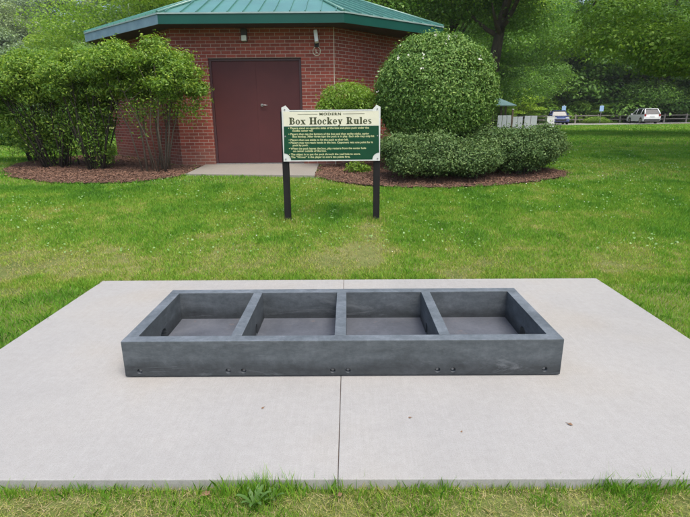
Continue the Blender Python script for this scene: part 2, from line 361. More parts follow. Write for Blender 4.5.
# keep the soil below the concrete pad and the door slab
ZZ = np.where((YY > 1.85) & (YY < 4.4) & (np.abs(XX) < 2.3), ZZ-.06, ZZ)
def build_sheet(name, mask_fn, mat):
    idx = np.arange(XX.size).reshape(XX.shape)
    F = np.stack([idx[:-1, :-1], idx[:-1, 1:], idx[1:, 1:], idx[1:, :-1]], -1).reshape(-1, 4)
    cxm = XX.ravel()[F].mean(1); cym = YY.ravel()[F].mean(1); F = F[mask_fn(cxm, cym)]
    used, inv = np.unique(F, return_inverse=True); V = np.stack([XX.ravel(), YY.ravel(), ZZ.ravel()], -1)[used]
    me = raw_mesh(name, V, inv.reshape(F.shape), True); o = link(name, me, mat); o['kind'] = 'structure'; return o
hillm = lambda x, y: (np.hypot(x*.8, y) > 72) & (y > -30)
build_sheet('ground', lambda x, y: ~hillm(x, y), M['ground'])
build_sheet('hills', hillm, M['forestfloor'])

# ------------------------------------------------------------------ concrete pad (two slabs with a joint)
PADYAW = -.0093; PX0, PX1, PY0, PY1, JX = -2.394, 2.371, 1.757, 4.466, -.055
for (a, b) in ((PX0, JX-.0016), (JX+.0016, PX1)):
    o = MB().box(a, b, PY0, PY1, -.14, 0, .004).build('concrete_pad', M['pad']); o.rotation_euler.z = PADYAW; o['kind'] = 'structure'
o = MB().box(JX-.02, JX+.02, PY0+.01, PY1-.01, -.13, -.010).build('joint_filler', M['filler']); o.rotation_euler.z = PADYAW; o['kind'] = 'structure'
PADPOLY = [(x*math.cos(PADYAW)-y*math.sin(PADYAW), x*math.sin(PADYAW)+y*math.cos(PADYAW)) for x, y in ((PX0, PY0), (PX1, PY0), (PX1, PY1), (PX0, PY1))]
# door slab
SLAB = [(-3.02, 9.37), (-.55, 9.03), (-.55, 10.78), (-3.02, 10.78)]
m_ = MB().prism(SLAB, 'z', .30, .49)
for v in m_.bm.verts:
    if v.co.z > .4: v.co.z += .062*(v.co.y-9.1)/1.7
o = m_.build('door_slab', M['slab']); o['kind'] = 'structure'

# ------------------------------------------------------------------ box hockey box
def bool_cut(obj, cutter_mb):
    cm = cutter_mb.mesh('cutter'); c = bpy.data.objects.new('cutter', cm); COL.objects.link(c); c.parent = obj.parent
    md = obj.modifiers.new('b', 'BOOLEAN'); md.operation = 'DIFFERENCE'; md.solver = 'EXACT'; md.object = c
    dg = bpy.context.evaluated_depsgraph_get(); ev = obj.evaluated_get(dg); me = bpy.data.meshes.new_from_object(ev)
    obj.modifiers.clear(); old = obj.data; obj.data = me; me.name = old.name
    bpy.data.objects.remove(c); return obj
bx = empty('box_hockey_box', (-.0303, 2.626, 0), 'long low blue-grey cast box with four open compartments, lying on the pale concrete pad', 'game box', rz=-.0065)
BL0, BL1, BW, BH, BT = -1.303, 1.318, .905, .2396, .076
ZB = .008  # gap lifting the box off the pad, added for a shadow line beneath
BD = [(-.632, .066), (-.002, .070), (.628, .066)]
def arch(mb, xa, xb, yc, w=.10, h=.085, z0=.030):
    pts = [(yc-w/2, z0), (yc+w/2, z0), (yc+w/2, z0+h*.6)]+[(yc+w/2*math.cos(t), z0+h*.6+h*.4*math.sin(t)) for t in np.linspace(.3, math.pi-.3, 6)]+[(yc-w/2, z0+h*.6)]
    mb.prism(pts, 'x', xa, xb)
fw = MB().box(BL0, BL1, 0, BT, ZB, BH, .006).build('front_wall', M['cast'], bx)
BXS = [BL0+.09, BD[0][0]-.047, BD[0][0]+.045, BD[1][0]-.047, BD[1][0]+.045, BD[2][0]-.047, BD[2][0]+.045, BL1-.095]
mbc = MB()
for x in BXS: mbc.tube([(x, -.02, .042), (x, .034, .042)], .0165, 16)
bool_cut(fw, mbc)
for x in BXS:
    m_ = MB().tube([(x, .0345, .040), (x, .016, .040)], .0085, 6); m_.tube([(x, .0345, .042), (x, .028, .042)], .0158, 14)
    m_.build('bolt', M['bolt'], bx)
MB().box(BL0, BL1, BW-BT, BW, ZB, BH, .006).build('back_wall', M['cast'], bx)
for k, (a, b) in enumerate(((BL0+.0015, BL0+BT), (BL1-BT, BL1-.0015))):
    e_ = MB().box(a, b, BT+.0005, BW-BT-.0005, ZB, BH-.001, .003).build('end_wall', M['cast'], bx)
    mm_ = MB(); arch(mm_, a-.05, b+.05, BW*.50); bool_cut(e_, mm_)
for (xc, t) in BD:
    e_ = MB().box(xc-t/2, xc+t/2, BT+.0005, BW-BT-.0005, ZB, BH-.001, .003).build('divider', M['cast'], bx)
    mm_ = MB(); arch(mm_, xc-.1, xc+.1, BW*.58, .07); bool_cut(e_, mm_)
edges_ = [BL0+BT]+[v for xc, t in BD for v in (xc-t/2, xc+t/2)]+[BL1-BT]
for k in range(4):
    MB().box(edges_[2*k]+.0005, edges_[2*k+1]-.0005, BT+.0005, BW-BT-.0005, ZB, .030).build('floor_panel', M['castfloor'], bx)

# ------------------------------------------------------------------ lettering helpers
def text(name, s, size, mat, parent, loc, rot=(math.pi/2, 0, 0), align='LEFT', off=0, ext=.0008, sx=1.0, space=1.0):
    c = bpy.data.curves.new(name, 'FONT'); c.body = s; c.size = size; c.align_x = align; c.offset = off; c.extrude = ext; c.space_character = space; c.resolution_u = 3
    o = bpy.data.objects.new(name, c); COL.objects.link(o); dg = bpy.context.evaluated_depsgraph_get()
    me = bpy.data.meshes.new_from_object(o.evaluated_get(dg)); bpy.data.objects.remove(o)
    ob = link(name, me, mat, parent, loc); ob.rotation_euler = rot; ob.scale = (sx, 1, 1); return ob

# slab-serif display letters, drawn as filled strokes on a 10-unit-high grid: rectangles, rings and slanted bars
def glyph_mesh(word, height, mat, parent, loc, name='title_word', gap=1.1):
    mb = MB(); K = height/10.0; T = .0015
    def rect(x, x0, y0, x1, y1): mb.prism([((x+x0)*K, y0*K), ((x+x1)*K, y0*K), ((x+x1)*K, y1*K), ((x+x0)*K, y1*K)], 'y', 0, -T)
    def bar(x, x0, y0, x1, y1, wd): mb.prism([((x+x0-wd/2)*K, y0*K), ((x+x0+wd/2)*K, y0*K), ((x+x1+wd/2)*K, y1*K), ((x+x1-wd/2)*K, y1*K)], 'y', 0, -T*.9)
    def ring(x, cx, cy, rx, ry, wx, wy, a0=0, a1=360):
        n = 18; A = [math.radians(a0+(a1-a0)*k/n) for k in range(n+1)]
        for p, q in zip(A, A[1:]):
            mb.prism([((x+cx+rx*math.cos(p))*K, (cy+ry*math.sin(p))*K), ((x+cx+rx*math.cos(q))*K, (cy+ry*math.sin(q))*K),
                      ((x+cx+(rx-wx)*math.cos(q))*K, (cy+(ry-wy)*math.sin(q))*K), ((x+cx+(rx-wx)*math.cos(p))*K, (cy+(ry-wy)*math.sin(p))*K)], 'y', 0, -T*.8)
    x = 0; parts = []
    for ch in word:
        if ch == ' ': parts.append(mb); mb = MB(); x += 5; continue
        if ch == 'B':
            rect(x, 1, 0, 4, 10); rect(x, 0, 0, 5.2, .9); rect(x, 0, 9.1, 5.2, 10); ring(x, 4.6, 7.5, 3.2, 2.5, 1.9, .9, -90, 90); ring(x, 4.8, 2.7, 3.8, 2.7, 2.3, .9, -90, 90); w_ = 8.8
        elif ch == 'R':
            rect(x, 1, 0, 4, 10); rect(x, 0, 0, 5, .9); rect(x, 0, 9.1, 5.2, 10); ring(x, 4.6, 7.3, 3.6, 2.7, 2.1, .9, -90, 90); bar(x, 7.6, 0, 5.2, 4.9, 2.9); rect(x, 6.2, 0, 9.9, .9); w_ = 9.9
        elif ch == 'H':
            rect(x, 1, 0, 3.9, 10); rect(x, 7.1, 0, 10, 10); rect(x, 3.8, 4.5, 7.2, 5.6)
            for a in (0, 6.1): rect(x, a, 0, a+4.9, .9); rect(x, a, 9.1, a+4.9, 10)
            w_ = 11
        elif ch == 'o': ring(x, 3.4, 3.4, 3.4, 3.6, 2.2, .8); w_ = 6.8
        elif ch == 'c': ring(x, 3.3, 3.4, 3.3, 3.6, 2.2, .8, 45, 315); rect(x, 3.9, 4.4, 5.9, 6.0); w_ = 6.0
        elif ch == 'e': ring(x, 3.3, 3.4, 3.3, 3.6, 2.2, .8, 0, 325); rect(x, 2, 3.0, 6.5, 3.9); w_ = 6.5
        elif ch == 'x': bar(x, 5.6, 0, 1.6, 6.8, 2.7); bar(x, 1.2, 0, 5.8, 6.8, 1.0); rect(x, 0, 6.0, 3.4, 6.8); rect(x, 4.4, 6.0, 7.2, 6.8); rect(x, 0, 0, 2.8, .8); rect(x, 4, 0, 7.4, .8); w_ = 7.4
        elif ch == 'y': bar(x, 3.9, .2, 1.8, 6.8, 2.6); bar(x, 2.2, -3, 5.9, 6.8, 1.0); rect(x, 0, 6.0, 3.5, 6.8); rect(x, 4.5, 6.0, 7.2, 6.8); ring(x, 1.6, -2.3, 1.2, 1.1, 1.1, 1.0); w_ = 7.2
        elif ch == 'k': rect(x, .8, 0, 3.4, 10); rect(x, 0, 0, 4.2, .8); rect(x, 0, 9.2, 2, 10); bar(x, 3.4, 2.8, 6.2, 6.8, 1.2); bar(x, 6.3, 0, 4.2, 3.9, 2.6); rect(x, 4.6, 0, 8, .8); rect(x, 4.8, 6, 7.6, 6.8); w_ = 8
        elif ch == 'l': rect(x, .8, 0, 3.5, 10); rect(x, 0, 0, 4.3, .8); rect(x, 0, 9.2, 2, 10); w_ = 4.3
        elif ch == 'u': rect(x, .8, 1.5, 3.4, 6.8); rect(x, 0, 6, 2, 6.8); rect(x, 4.9, 0, 7.5, 6.8); rect(x, 4.1, 6, 6, 6.8); ring(x, 3.5, 2.0, 2.7, 2.1, 1.6, 1.2, 180, 330); rect(x, 7, 0, 8.2, .8); w_ = 8.2
        elif ch == 's': ring(x, 2.9, 4.9, 2.5, 2.0, 1.1, .8, 40, 270); ring(x, 2.9, 1.9, 2.6, 2.0, 1.1, .8, -140, 90); bar(x, 4.2, 1.8, 1.5, 4.9, 2.3); w_ = 5.6
        x += w_+gap
    parts.append(mb)
    for q in parts:
        for v in q.bm.verts: v.co.x -= (x-gap)*K/2
        q.build(name, mat, parent, loc)

# ------------------------------------------------------------------ sign
sg = empty('rules_sign', (-.170, 6.4, 0), 'green and cream rules board reading Box Hockey Rules on two black posts in the lawn', 'sign')
zt, zb = 1.60, .965; WL, WR = -.612, .632
for x in (-.592, .594):
    zb_ = G(x, 6.4)-.1
    MB().box(x-.042, x+.042, .018, .10, zb_, 1.585, .004).build('post', M['blackwood'], sg)
# board outline with raised scalloped corners
bd = [(WL, zb), (WR, zb), (WR, zt+.03), (WR-.05, zt+.055), (WR-.10, zt), (WL+.10, zt), (WL+.05, zt+.055), (WL, zt+.03)]
MB().prism(bd, 'y', -.006, .018).build('board', M['whitebd'], sg)
MB().box(WL+.02, WR-.02, -.0085, -.0062, 1.405, zt-.018).build('title_panel', M['cream'], sg)
# green field with quarter-round corners cut at the bottom
def qc(cx, cz, r, a0, a1, n=8): return [(cx+r*math.cos(math.radians(a0+(a1-a0)*k/n)), cz+r*math.sin(math.radians(a0+(a1-a0)*k/n))) for k in range(n+1)]
gf = [(WL+.02, 1.400)]+qc(WL+.012, zb+.018, .085, 90, 0)+qc(WR-.012, zb+.018, .085, 180, 90)+[(WR-.02, 1.400)]
MB().prism(gf, 'y', -.0088, -.0061).build('rules_panel', M['signgreen'], sg)
glyph_mesh('Box Hockey Rules', .084, M['titleink'], sg, (.0, -.0090, 1.425), gap=.85)
text('heading', 'MODERN', .042, M['titleink'], sg, (.0, -.0092, 1.534), align='CENTER', off=.0016, sx=1.35, space=1.25)
for a, b in ((WL+.20, -.16), (.16, WR-.20)): MB().box(a, b, -.0092, -.0086, 1.546, 1.551).build('rule_line', M['titleink'], sg)
for (a, b, c, d) in ((WL+.10, WR-.10, 1.580, 1.583),): MB().box(a, b, -.0092, -.0086, c, d).build('border_line', M['fascia'], sg)
lines = [(1, 'Players stand on opposite sides of the box and place puck under the'), (0, 'middle center rail.'),
         (1, 'Players then tap the bottom of the box and then strike sticks, saying'), (0, 'Box hockey. After three taps the puck is in play. Each side may only hit'),
         (1, 'Players then use sticks to hit the puck to their left.'),
         (1, 'Players may not reach hands in the box. Opponent gets one point for it'), (0, 'puck by puck.'),
         (1, 'When the puck leaves the box, play restarts from the center hole'), (0, 'on center outside of the box.'),
         (1, 'The object is to put the puck through the goal hole to score.'), (1, 'The "Winner" is the player to score ten points first.')]
zl = 1.368
for k, (bul, s) in enumerate(lines):
    text('rule_text', ('\u2022 ' if bul else '')+s, .0345, M['textink'], sg, (WL+(.075 if bul else .125), -.0090, zl), off=.0006, sx=1.05)
    zl -= .0350 if not bul or not (k+1 < len(lines) and not lines[k+1][0]) else .0315
    if not bul: zl -= .006
for (x, z) in ((WL+.04, zt+.005), (WR-.04, zt+.005), (WL+.03, zb+.03), (WR-.03, zb+.03), (WL+.035, 1.28), (WR-.035, 1.28)):
    MB().tube([(x, -.0085, z), (x, -.013, z)], .009, 10).build('screw', M['bolt'], sg)

# ------------------------------------------------------------------ brick building
bd_ = empty('park_building', (-1.86, 10.8, .5), 'low brick park building with a green metal roof and maroon doors', 'building')
OB = Vector((-1.86, 10.8, .5))
def uvwall(name, quads, parent, mat=M['brick']):
    """quads: list of 4 world points ((x,y,z)) with uv = (distance along, z)"""
    bm = bmesh.new(); uvl = bm.loops.layers.uv.new('uv')
    for q, u in quads:
        vs = [bm.verts.new(Vector(p)-OB) for p in q]; f = bm.faces.new(vs)
        for lp, t in zip(f.loops, u): lp[uvl].uv = t
    me = bpy.data.meshes.new(name); bm.to_mesh(me); bm.free(); return link(name, me, mat, parent)
Wz0, Wz1 = .3, 3.42
Lc, Rc = -3.53, -.19; DL, DR, DT = -2.80, -.872, 2.705; FY = 10.8
s45 = math.sqrt(.5); SL = 3.6
P1 = (Lc-SL*s45, FY+SL*s45); P2 = (Rc+SL*s45, FY+SL*s45); P0 = (P1[0], P1[1]+3.4); P3 = (P2[0], P2[1]+3.4); P4 = (P3[0]-SL*s45, P3[1]+SL*s45); P5 = (P0[0]+SL*s45, P0[1]+SL*s45)
def wq(a, b, z0, z1, u0, off=0):
    d = math.hypot(b[0]-a[0], b[1]-a[1])
    return ([(a[0], a[1], z0), (b[0], b[1], z0), (b[0], b[1], z1), (a[0], a[1], z1)], [(u0, z0+off), (u0+d, z0+off), (u0+d, z1+off), (u0, z1+off)])
RV = .11
fq = [wq((Lc, FY), (DL, FY), Wz0, Wz1, 0), wq((DL, FY), (DR, FY), DT, Wz1, DL-Lc), wq((DR, FY), (Rc, FY), Wz0, Wz1, DR-Lc),
      wq((DL, FY), (DL, FY+RV), Wz0, DT, DL-Lc), wq((DR, FY+RV), (DR, FY), Wz0, DT, DR-Lc-RV),
      ([(DL, FY, DT), (DR, FY, DT), (DR, FY+RV, DT), (DL, FY+RV, DT)], [(0, 0), (2, 0), (2, .1), (0, .1)])]
uvwall('front_wall', fq, bd_)
for a, b in ((P1, (Lc, FY)), ((Rc, FY), P2), (P0, P1), (P2, P3), (P3, P4), (P4, P5), (P5, P0)):
    uvwall('side_wall', [wq(a, b, Wz0, Wz1, .07)], bd_)
MBo = lambda: MB()
o = MB().box(Rc-.006, Rc+.004, FY-.006, FY+.01, .5, 3.3); o.build('corner_joint', M['cream'], bd_, -OB)
# doors
df = MB(); df.box(DL, DL+.05, FY+.05, FY+RV+.02, .5, DT); df.box(DR-.05, DR, FY+.05, FY+RV+.02, .5, DT); df.box(DL+.05, DR-.05, FY+.05, FY+RV+.02, DT-.05, DT)
df.build('door_frame', M['dframe'], bd_, -OB)
DM = (DL+DR)/2
for k, (a, b) in enumerate(((DL+.053, DM-.0006), (DM+.0006, DR-.053))):
    d_ = MB().box(a, b, FY+.075, FY+.12, .572, DT-.053, .002).build('door', M['door'], bd_, -OB)
    if k == 1:
        h = MB().tube([(a+.10, FY+.076, 1.775), (a+.10, FY+.060, 1.775)], .030, 16); h.tube([(a+.10, FY+.060, 1.775), (a+.10, FY+.02, 1.775)], .012, 10)
        h.tube([(a+.09, FY+.022, 1.775), (a+.22, FY+.022, 1.77)], [.011, .009], 10)
        h.build('handle', M['steel'], d_)
MB().box(DL, DR, FY+.03, FY+.12, .50, .565).build('threshold', M['steel'], bd_, -OB)
# roof: eight sided hip, eave corners
ZE = 3.46
E0 = [(-3.56, 10.27), (.02, 10.28), (2.45, 12.45), (2.45, 16.9), (0, 19.2), (-3.6, 19.2), (-6.08, 16.9), (-6.08, 12.47)]
E0[2] = (2.27, 12.02); E0[7] = (-6.06, 12.43)
AP = (-1.85, 14.7, 5.22)
for k in range(8):
    a = Vector((*E0[k], ZE)); b = Vector((*E0[(k+1) % 8], ZE)); ap = Vector(AP)
    mb = MB(); mb.quad(a-OB, b-OB, ap-OB) if False else mb.bm.faces.new([mb.bm.verts.new(v-OB) for v in (a, b, ap)])
    nrm = (b-a).cross(ap-a).normalized(); ed = (b-a); Lg = ed.length; ed.normalize()
    # standing ribs
    foot = a+ed*((ap-a).dot(ed)); fu = (foot-a).length; up = (ap-foot)
    n_ = int(Lg/.30)
    for j in range(n_+1):
        u = (j+.5)*Lg/(n_+1)
        t = (u/fu) if u < fu else (Lg-u)/(Lg-fu)
        p = a+ed*u; q = p+up*t*.985
        if (q-p).length < .15: continue
        w_ = ed*.012; h_ = nrm*.028
        vs = [mb.bm.verts.new(v-OB) for v in (p-w_, p+w_, q+w_, q-w_, p-w_*.6+h_, p+w_*.6+h_, q+w_*.6+h_, q-w_*.6+h_)]
        for f in ((4, 5, 6, 7), (0, 1, 5, 4), (1, 2, 6, 5), (2, 3, 7, 6), (3, 0, 4, 7)): mb.bm.faces.new([vs[i] for i in f])
    rf = mb.build('roof_panel', M['roof'], bd_)
    # hip cap
    hp = MB().tube([a-OB+Vector((0, 0, .01)), ap-OB+Vector((0, 0, .01))], .035, 6); hp.build('ridge_cap', M['roof'], bd_)
    # fascia board, drip edge
    out = Vector((ed.y, -ed.x, 0))
    fb = MB()
    def slab(p, q, z0, z1, o0, o1, mbx):
        A_ = [p+out*o0, q+out*o0, q+out*o1, p+out*o1]
        vs = [mbx.bm.verts.new(Vector((v.x, v.y, z))-OB) for z in (z0, z1) for v in A_]
        for f in ((3, 2, 1, 0), (4, 5, 6, 7), (0, 1, 5, 4), (1, 2, 6, 5), (2, 3, 7, 6), (3, 0, 4, 7)): mbx.bm.faces.new([vs[i] for i in f])
    slab(a, b, ZE-.195, ZE-.012, -.02, .0, fb); fb.build('fascia', M['skysheen'] if k == 7 else M['fascia'], bd_)
    de = MB(); slab(a, b, ZE-.022, ZE+.004, .002, .014, de); de.build('drip_edge', M['drip'], bd_)
sf = MB(); sf.bm.faces.new([sf.bm.verts.new(Vector((x, y, ZE-.185))-OB) for x, y in E0]); sf.build('soffit', M['soffit'], bd_)
# wall lamp over the door, flood lamp, ring mark
wl = empty('wall_lamp', (-2.01, 10.8, 3.10), 'small square wall lamp with pale lens and dark hood, above the maroon doors', 'lamp')
MB().box(-.06, .06, -.10, 0, .02, .15, .01).build('hood', M['dark'], wl)
MB().box(-.052, .052, -.115, -.02, -.085, .02, .012).build('lens', M['whitebd'], wl)
MB().box(-.06, .06, -.02, 0, -.09, .02, .004).build('back_plate', M['dark'], wl)
fl = empty('flood_lamp', (-.545, 10.8, 3.02), 'slim tilted white flood lamp on the brick wall right of the doors', 'lamp')
fb_ = MB().box(-.038, .038, -.055, .055, -.12, .12, .02); ho = fb_.build('housing', M['white'], fl, (0, -.13, .06)); ho.rotation_euler = (math.radians(-14), math.radians(-6), 0)
m_ = MB().tube([(0, 0, -.08), (0, -.07, -.085), (.0, -.11, -.03)], .018, 8); m_.box(-.045, .045, -.02, 0, -.125, -.035, .005); m_.build('bracket', M['dark'], fl)
rm = empty('ring_mark', (-.545, 10.798, 2.82), 'small pale ring with a short tick inside, fixed to the bricks under the flood lamp', 'wall plaque')
m_ = MB(); N_ = 28; m_.tube([(.078*math.cos(2*math.pi*k/N_), -.006, .085*math.sin(2*math.pi*k/N_)) for k in range(N_+1)], .007, 6); m_.build('ring', M['cream'], rm)
m_ = MB(); m_.box(-.02, -.008, -.008, 0, -.03, .035); m_.box(-.008, .022, -.008, 0, -.03, -.018); m_.build('tick', M['cream'], rm)

# ------------------------------------------------------------------ mulch beds
BEDL = [(-7.6, 11.6), (-7.2, 10.4), (-6.3, 9.3), (-5.2, 8.72), (-4.4, 8.62), (-3.75, 8.74), (-3.25, 9.05), (-3.02, 9.38), (-3.02, 10.79), (-3.53, 10.79), (-5.9, 13.1), (-7.0, 13.2)]
BEDR = [(-.55, 9.05), (-.15, 8.62), (.35, 8.3), (.95, 8.12), (1.7, 8.08), (2.5, 8.2), (3.3, 8.45), (3.95, 8.85), (4.3, 9.3), (4.0, 10.0), (3.2, 11.2), (2.4, 12.6), (2.1, 13), (-.19, 10.79), (-.55, 10.79)]
def mulch(poly):
    xs_ = [p[0] for p in poly]; ys_ = [p[1] for p in poly]; st = .05
    X, Y = np.meshgrid(np.arange(min(xs_), max(xs_), st), np.arange(min(ys_), max(ys_), st))
    Z = gz(X, Y)+.028+.035*(fbm(X, Y, 9, 3)-.5)
    idx = np.arange(X.size).reshape(X.shape); F = np.stack([idx[:-1, :-1], idx[:-1, 1:], idx[1:, 1:], idx[1:, :-1]], -1).reshape(-1, 4)
    F = F[inpoly(X.ravel()[F].mean(1), Y.ravel()[F].mean(1), poly)]; used, inv = np.unique(F, return_inverse=True)
    V = np.stack([X.ravel(), Y.ravel(), Z.ravel()], -1)[used]; o = link('mulch_bed', raw_mesh('mulch_bed', V, inv.reshape(F.shape), True), M['mulch']); o['kind'] = 'structure'
    # chips
    n = 60000; x = RNG.uniform(min(xs_), max(xs_), n); y = RNG.uniform(min(ys_), max(ys_), n); jx = RNG.normal(0, .07, n); jy = RNG.normal(0, .07, n); k = inpoly(x+jx, y+jy, poly) & ~inpoly(x, y, SLAB); x, y = x[k], y[k]; n = len(x)
    z = gz(x, y)+.028+.035*(fbm(x, y, 9, 3)-.5)+RNG.uniform(.0, .018, n); a = RNG.uniform(0, 2*np.pi, n); ln = RNG.uniform(.006, .016, n); wd = ln*RNG.uniform(.25, .5, n)
    t = np.stack([np.cos(a), np.sin(a), RNG.normal(0, .35, n)], -1); s_ = np.stack([-np.sin(a), np.cos(a), RNG.normal(0, .4, n)], -1); c = np.stack([x, y, z], -1)
    V = np.stack([c-t*ln[:, None]-s_*wd[:, None], c+t*ln[:, None]-s_*wd[:, None], c+t*ln[:, None]+s_*wd[:, None], c-t*ln[:, None]+s_*wd[:, None]], 1).reshape(-1, 3)
    o = link('mulch_chips', raw_mesh('mulch_chips', V, np.arange(len(V)).reshape(-1, 4)), M['chip']); return o
tag(mulch(BEDL), 'reddish bark chips strewn over the bed left of the door slab', 'mulch', kind='stuff')
tag(mulch(BEDR), 'reddish bark chips strewn over the bed right of the door slab', 'mulch', kind='stuff')
BLD = [(P1[0], P1[1]), (Lc, FY), (Rc, FY), (P2[0], P2[1]), P3, P4, P5, P0]

# ------------------------------------------------------------------ foliage
def leaf_quads(C, Nn, size, aspect, rng, fold=.25, curl=.15):
    """rhombic leaves: each 4 verts (base, side, tip, side)"""
    n = len(C); r = rng.normal(size=(n, 3)); t = r-(r*Nn).sum(1, keepdims=True)*Nn; t /= np.linalg.norm(t, axis=1, keepdims=True)+1e-9
    s_ = np.cross(Nn, t); sz = (size*rng.uniform(.65, 1.35, n))[:, None]
    base = C-t*sz*.5; tip = C+t*sz*.5-Nn*sz*curl; a = C+s_*sz*aspect*.5+Nn*sz*fold*.3; b = C-s_*sz*aspect*.5+Nn*sz*fold*.3
    V = np.stack([base, a, tip, b], 1).reshape(-1, 3); return V
def norm(v): return v/(np.linalg.norm(v, axis=1, keepdims=True)+1e-9)
def shell_leaves(n, c, r, rng, thick=.25, jit=.6, power=2.0, zmin=-1.0, up=0.2, lump=.0, lseed=0):
    """points on an ellipsoid/superellipsoid shell"""
    d = norm(rng.normal(size=(int(n*1.4), 3)))
    d = d[d[:, 2] > zmin][:n]; m = len(d)
    if power != 2: k = (np.abs(d)**power).sum(1)**(-1/power); p = d*k[:, None]
    else: p = d.copy()
    rad = 1-thick*rng.uniform(0, 1, m)**1.6
    if lump:
        th = np.arctan2(d[:, 1], d[:, 0]); rad = rad*(1+lump*(fbm(th*1.6+3, d[:, 2]*2.4+7, 2.2, lseed)-.5)*2)
    P = np.asarray(c)+p*rad[:, None]*np.asarray(r)
    Nn = norm(d/np.asarray(r)*np.mean(r)+rng.normal(size=(m, 3))*jit+np.array([0, 0, up]))
    return P, Nn
def leaf_mesh(name, P, Nn, size, aspect, rng, tint=None):
    V = leaf_quads(P, Nn, size, aspect, rng); n = len(P)
    if tint is None: tint = np.clip(rng.normal(.5, .22, n), 0, 1)
    return raw_mesh(name, V, np.arange(len(V)).reshape(-1, 4), tint=np.repeat(tint, 4))

def tree_crown(name, rng, R=3.5, H=7.0, z0=1.5, nb=60, nl=16000, leaf=.26, shape='round', blob=.30, droop=0.0):
    """a crown of many leafy boughs through an uneven volume"""
    Ps, Ns, T = [], [], []
    per = nl//nb
    for k in range(nb):
        t = rng.uniform(0, 1)
        zz = t
        if shape == 'round': prof = math.sqrt(max(.05, 1-(2*t-1)**2*.9))
        elif shape == 'tall': prof = (1-t)**.55*.95+.12 if t > .12 else .75
        else: prof = (1-t**2.2)*.9+.15
        a = rng.uniform(0, 2*math.pi); rr = R*prof*math.sqrt(rng.uniform(.12, 1))
        c = np.array([rr*math.cos(a), rr*math.sin(a), z0+H*zz-droop*(rr/R)**2*H*.25])
        br = R*blob*rng.uniform(.65, 1.35)
        bt = rng.normal(0, .13)+.04*(t-.5)
        P, Nn = shell_leaves(per, c, (br*1.5, br*1.5, br*.52), rng, thick=.55, jit=.55, zmin=-.9, up=.9); P[:, 2] -= .22*br*((P[:, :2]-c[:2])**2).sum(1)/(br*1.5)**2
        # ragged twigs poking out
        k2 = rng.uniform(size=len(P)) < .12; P[k2] += (P[k2]-c)*rng.uniform(.1, .55, (k2.sum(), 1))
        Ps.append(P); Ns.append(Nn); T.append(np.clip(rng.normal(.48+bt, .17, len(P)), 0, 1))
    return leaf_mesh(name, np.concatenate(Ps), np.concatenate(Ns), leaf, .62, rng, np.concatenate(T))
def trunk_mesh(name, H, r0, rng, lean=.3, branches=6, bz=.45, spread=2.4):
    mb = MB(); pts = []; px = py = 0
    for k in range(8):
        t = k/7; pts.append((lean*t*t+rng.normal(0, .03), rng.normal(0, .04), H*t-.3*(k == 0)))
    mb.tube(pts, [r0*(1.35 if k == 0 else 1-.75*k/7) for k in range(8)], 10)
    for b in range(branches):
        t = rng.uniform(bz, .95); a = rng.uniform(0, 2*math.pi); L_ = spread*rng.uniform(.6, 1.1)*(1.2-t*.7)
        o_ = Vector((lean*t*t, 0, H*t)); d = Vector((math.cos(a), math.sin(a), rng.uniform(.35, .9)))
        mb.tube([o_, o_+d*L_*.35, o_+d*L_*.7+Vector((0, 0, .1*L_)), o_+d*L_+Vector((0, 0, .25*L_))], [r0*.38, r0*.28, r0*.18, r0*.06], 7)
    return mb.mesh(name)
def make_tree(name, crown, trunk, leafm, loc, label, cat='tree', group=None, rz=0, sc=1.0, barkm=None):
    r_ = empty(name, loc, label, cat, group, rz, sc)
    link('trunk', trunk, barkm or M['bark'], r_)
    c = bpy.data.objects.new('crown', crown); COL.objects.link(c); c.parent = r_
    if len(crown.materials) == 0: crown.materials.append(leafm)
    c.material_slots[0].link = 'OBJECT'; c.material_slots[0].material = leafm
    return r_

rg = np.random.default_rng(5)
FAR = [tree_crown('crown_a', rg, 3.6, 9.5, .6, 52, 24000, .27, 'dome'), tree_crown('crown_b', rg, 4.2, 10, .8, 58, 26000, .27, 'round'),
       tree_crown('crown_c', rg, 3.2, 12, .6, 52, 24000, .27, 'tall'), tree_crown('crown_d', rg, 4.4, 9, .3, 58, 26000, .30, 'dome', .26)]
TR = [trunk_mesh('trunk_far', 9, .22, rg), trunk_mesh('trunk_far', 9.5, .26, rg, -.3)]
# front row of the wood behind the rail fence
row = [  # x, y, type, scale, leaf, label
 (12, 74, 1, 1.25, L_mid, 'broad mid-green tree behind the pale panels, left end of the wood edge'),
 (17.5, 71, 0, 1.0, L_mid, 'mid-green tree at the wood edge above the little teal kiosk roof'),
 (22.5, 73, 2, 1.25, L_mid, 'tall tree behind the white cabinet and blue car'),
 (27.5, 70, 3, 1.05, L_bright, 'light green full tree at the wood edge just right of the blue car'),
 (32.5, 72, 1, 1.75, L_mid, 'tallest broad tree at the wood edge between the two parking signs'),
 (38, 71, 3, 1.45, L_mid, 'mid-green tree at the wood edge left of the white car'),
 (43.5, 72, 0, 1.25, L_mid, 'tree rising directly behind the white car'),
 (49, 70, 1, 1.05, L_mid, 'mid-green tree behind the rail fence just right of the white car'),
 (55, 72, 3, 1.2, L_mid, 'broad mid-green tree behind the right end of the rail fence'),
 (61, 71, 2, 1.2, L_mid, 'tall tree near the right edge of the wood'),
 (68, 72, 0, 1.2, L_mid, 'outermost right tree of the wood edge')]
for (x, y, k, s_, lm, lab) in row:
    make_tree('leafy_tree', FAR[k], TR[k % 2], lm, (x, y, G(x, y)), lab, rz=random.uniform(0, 6), sc=s_)
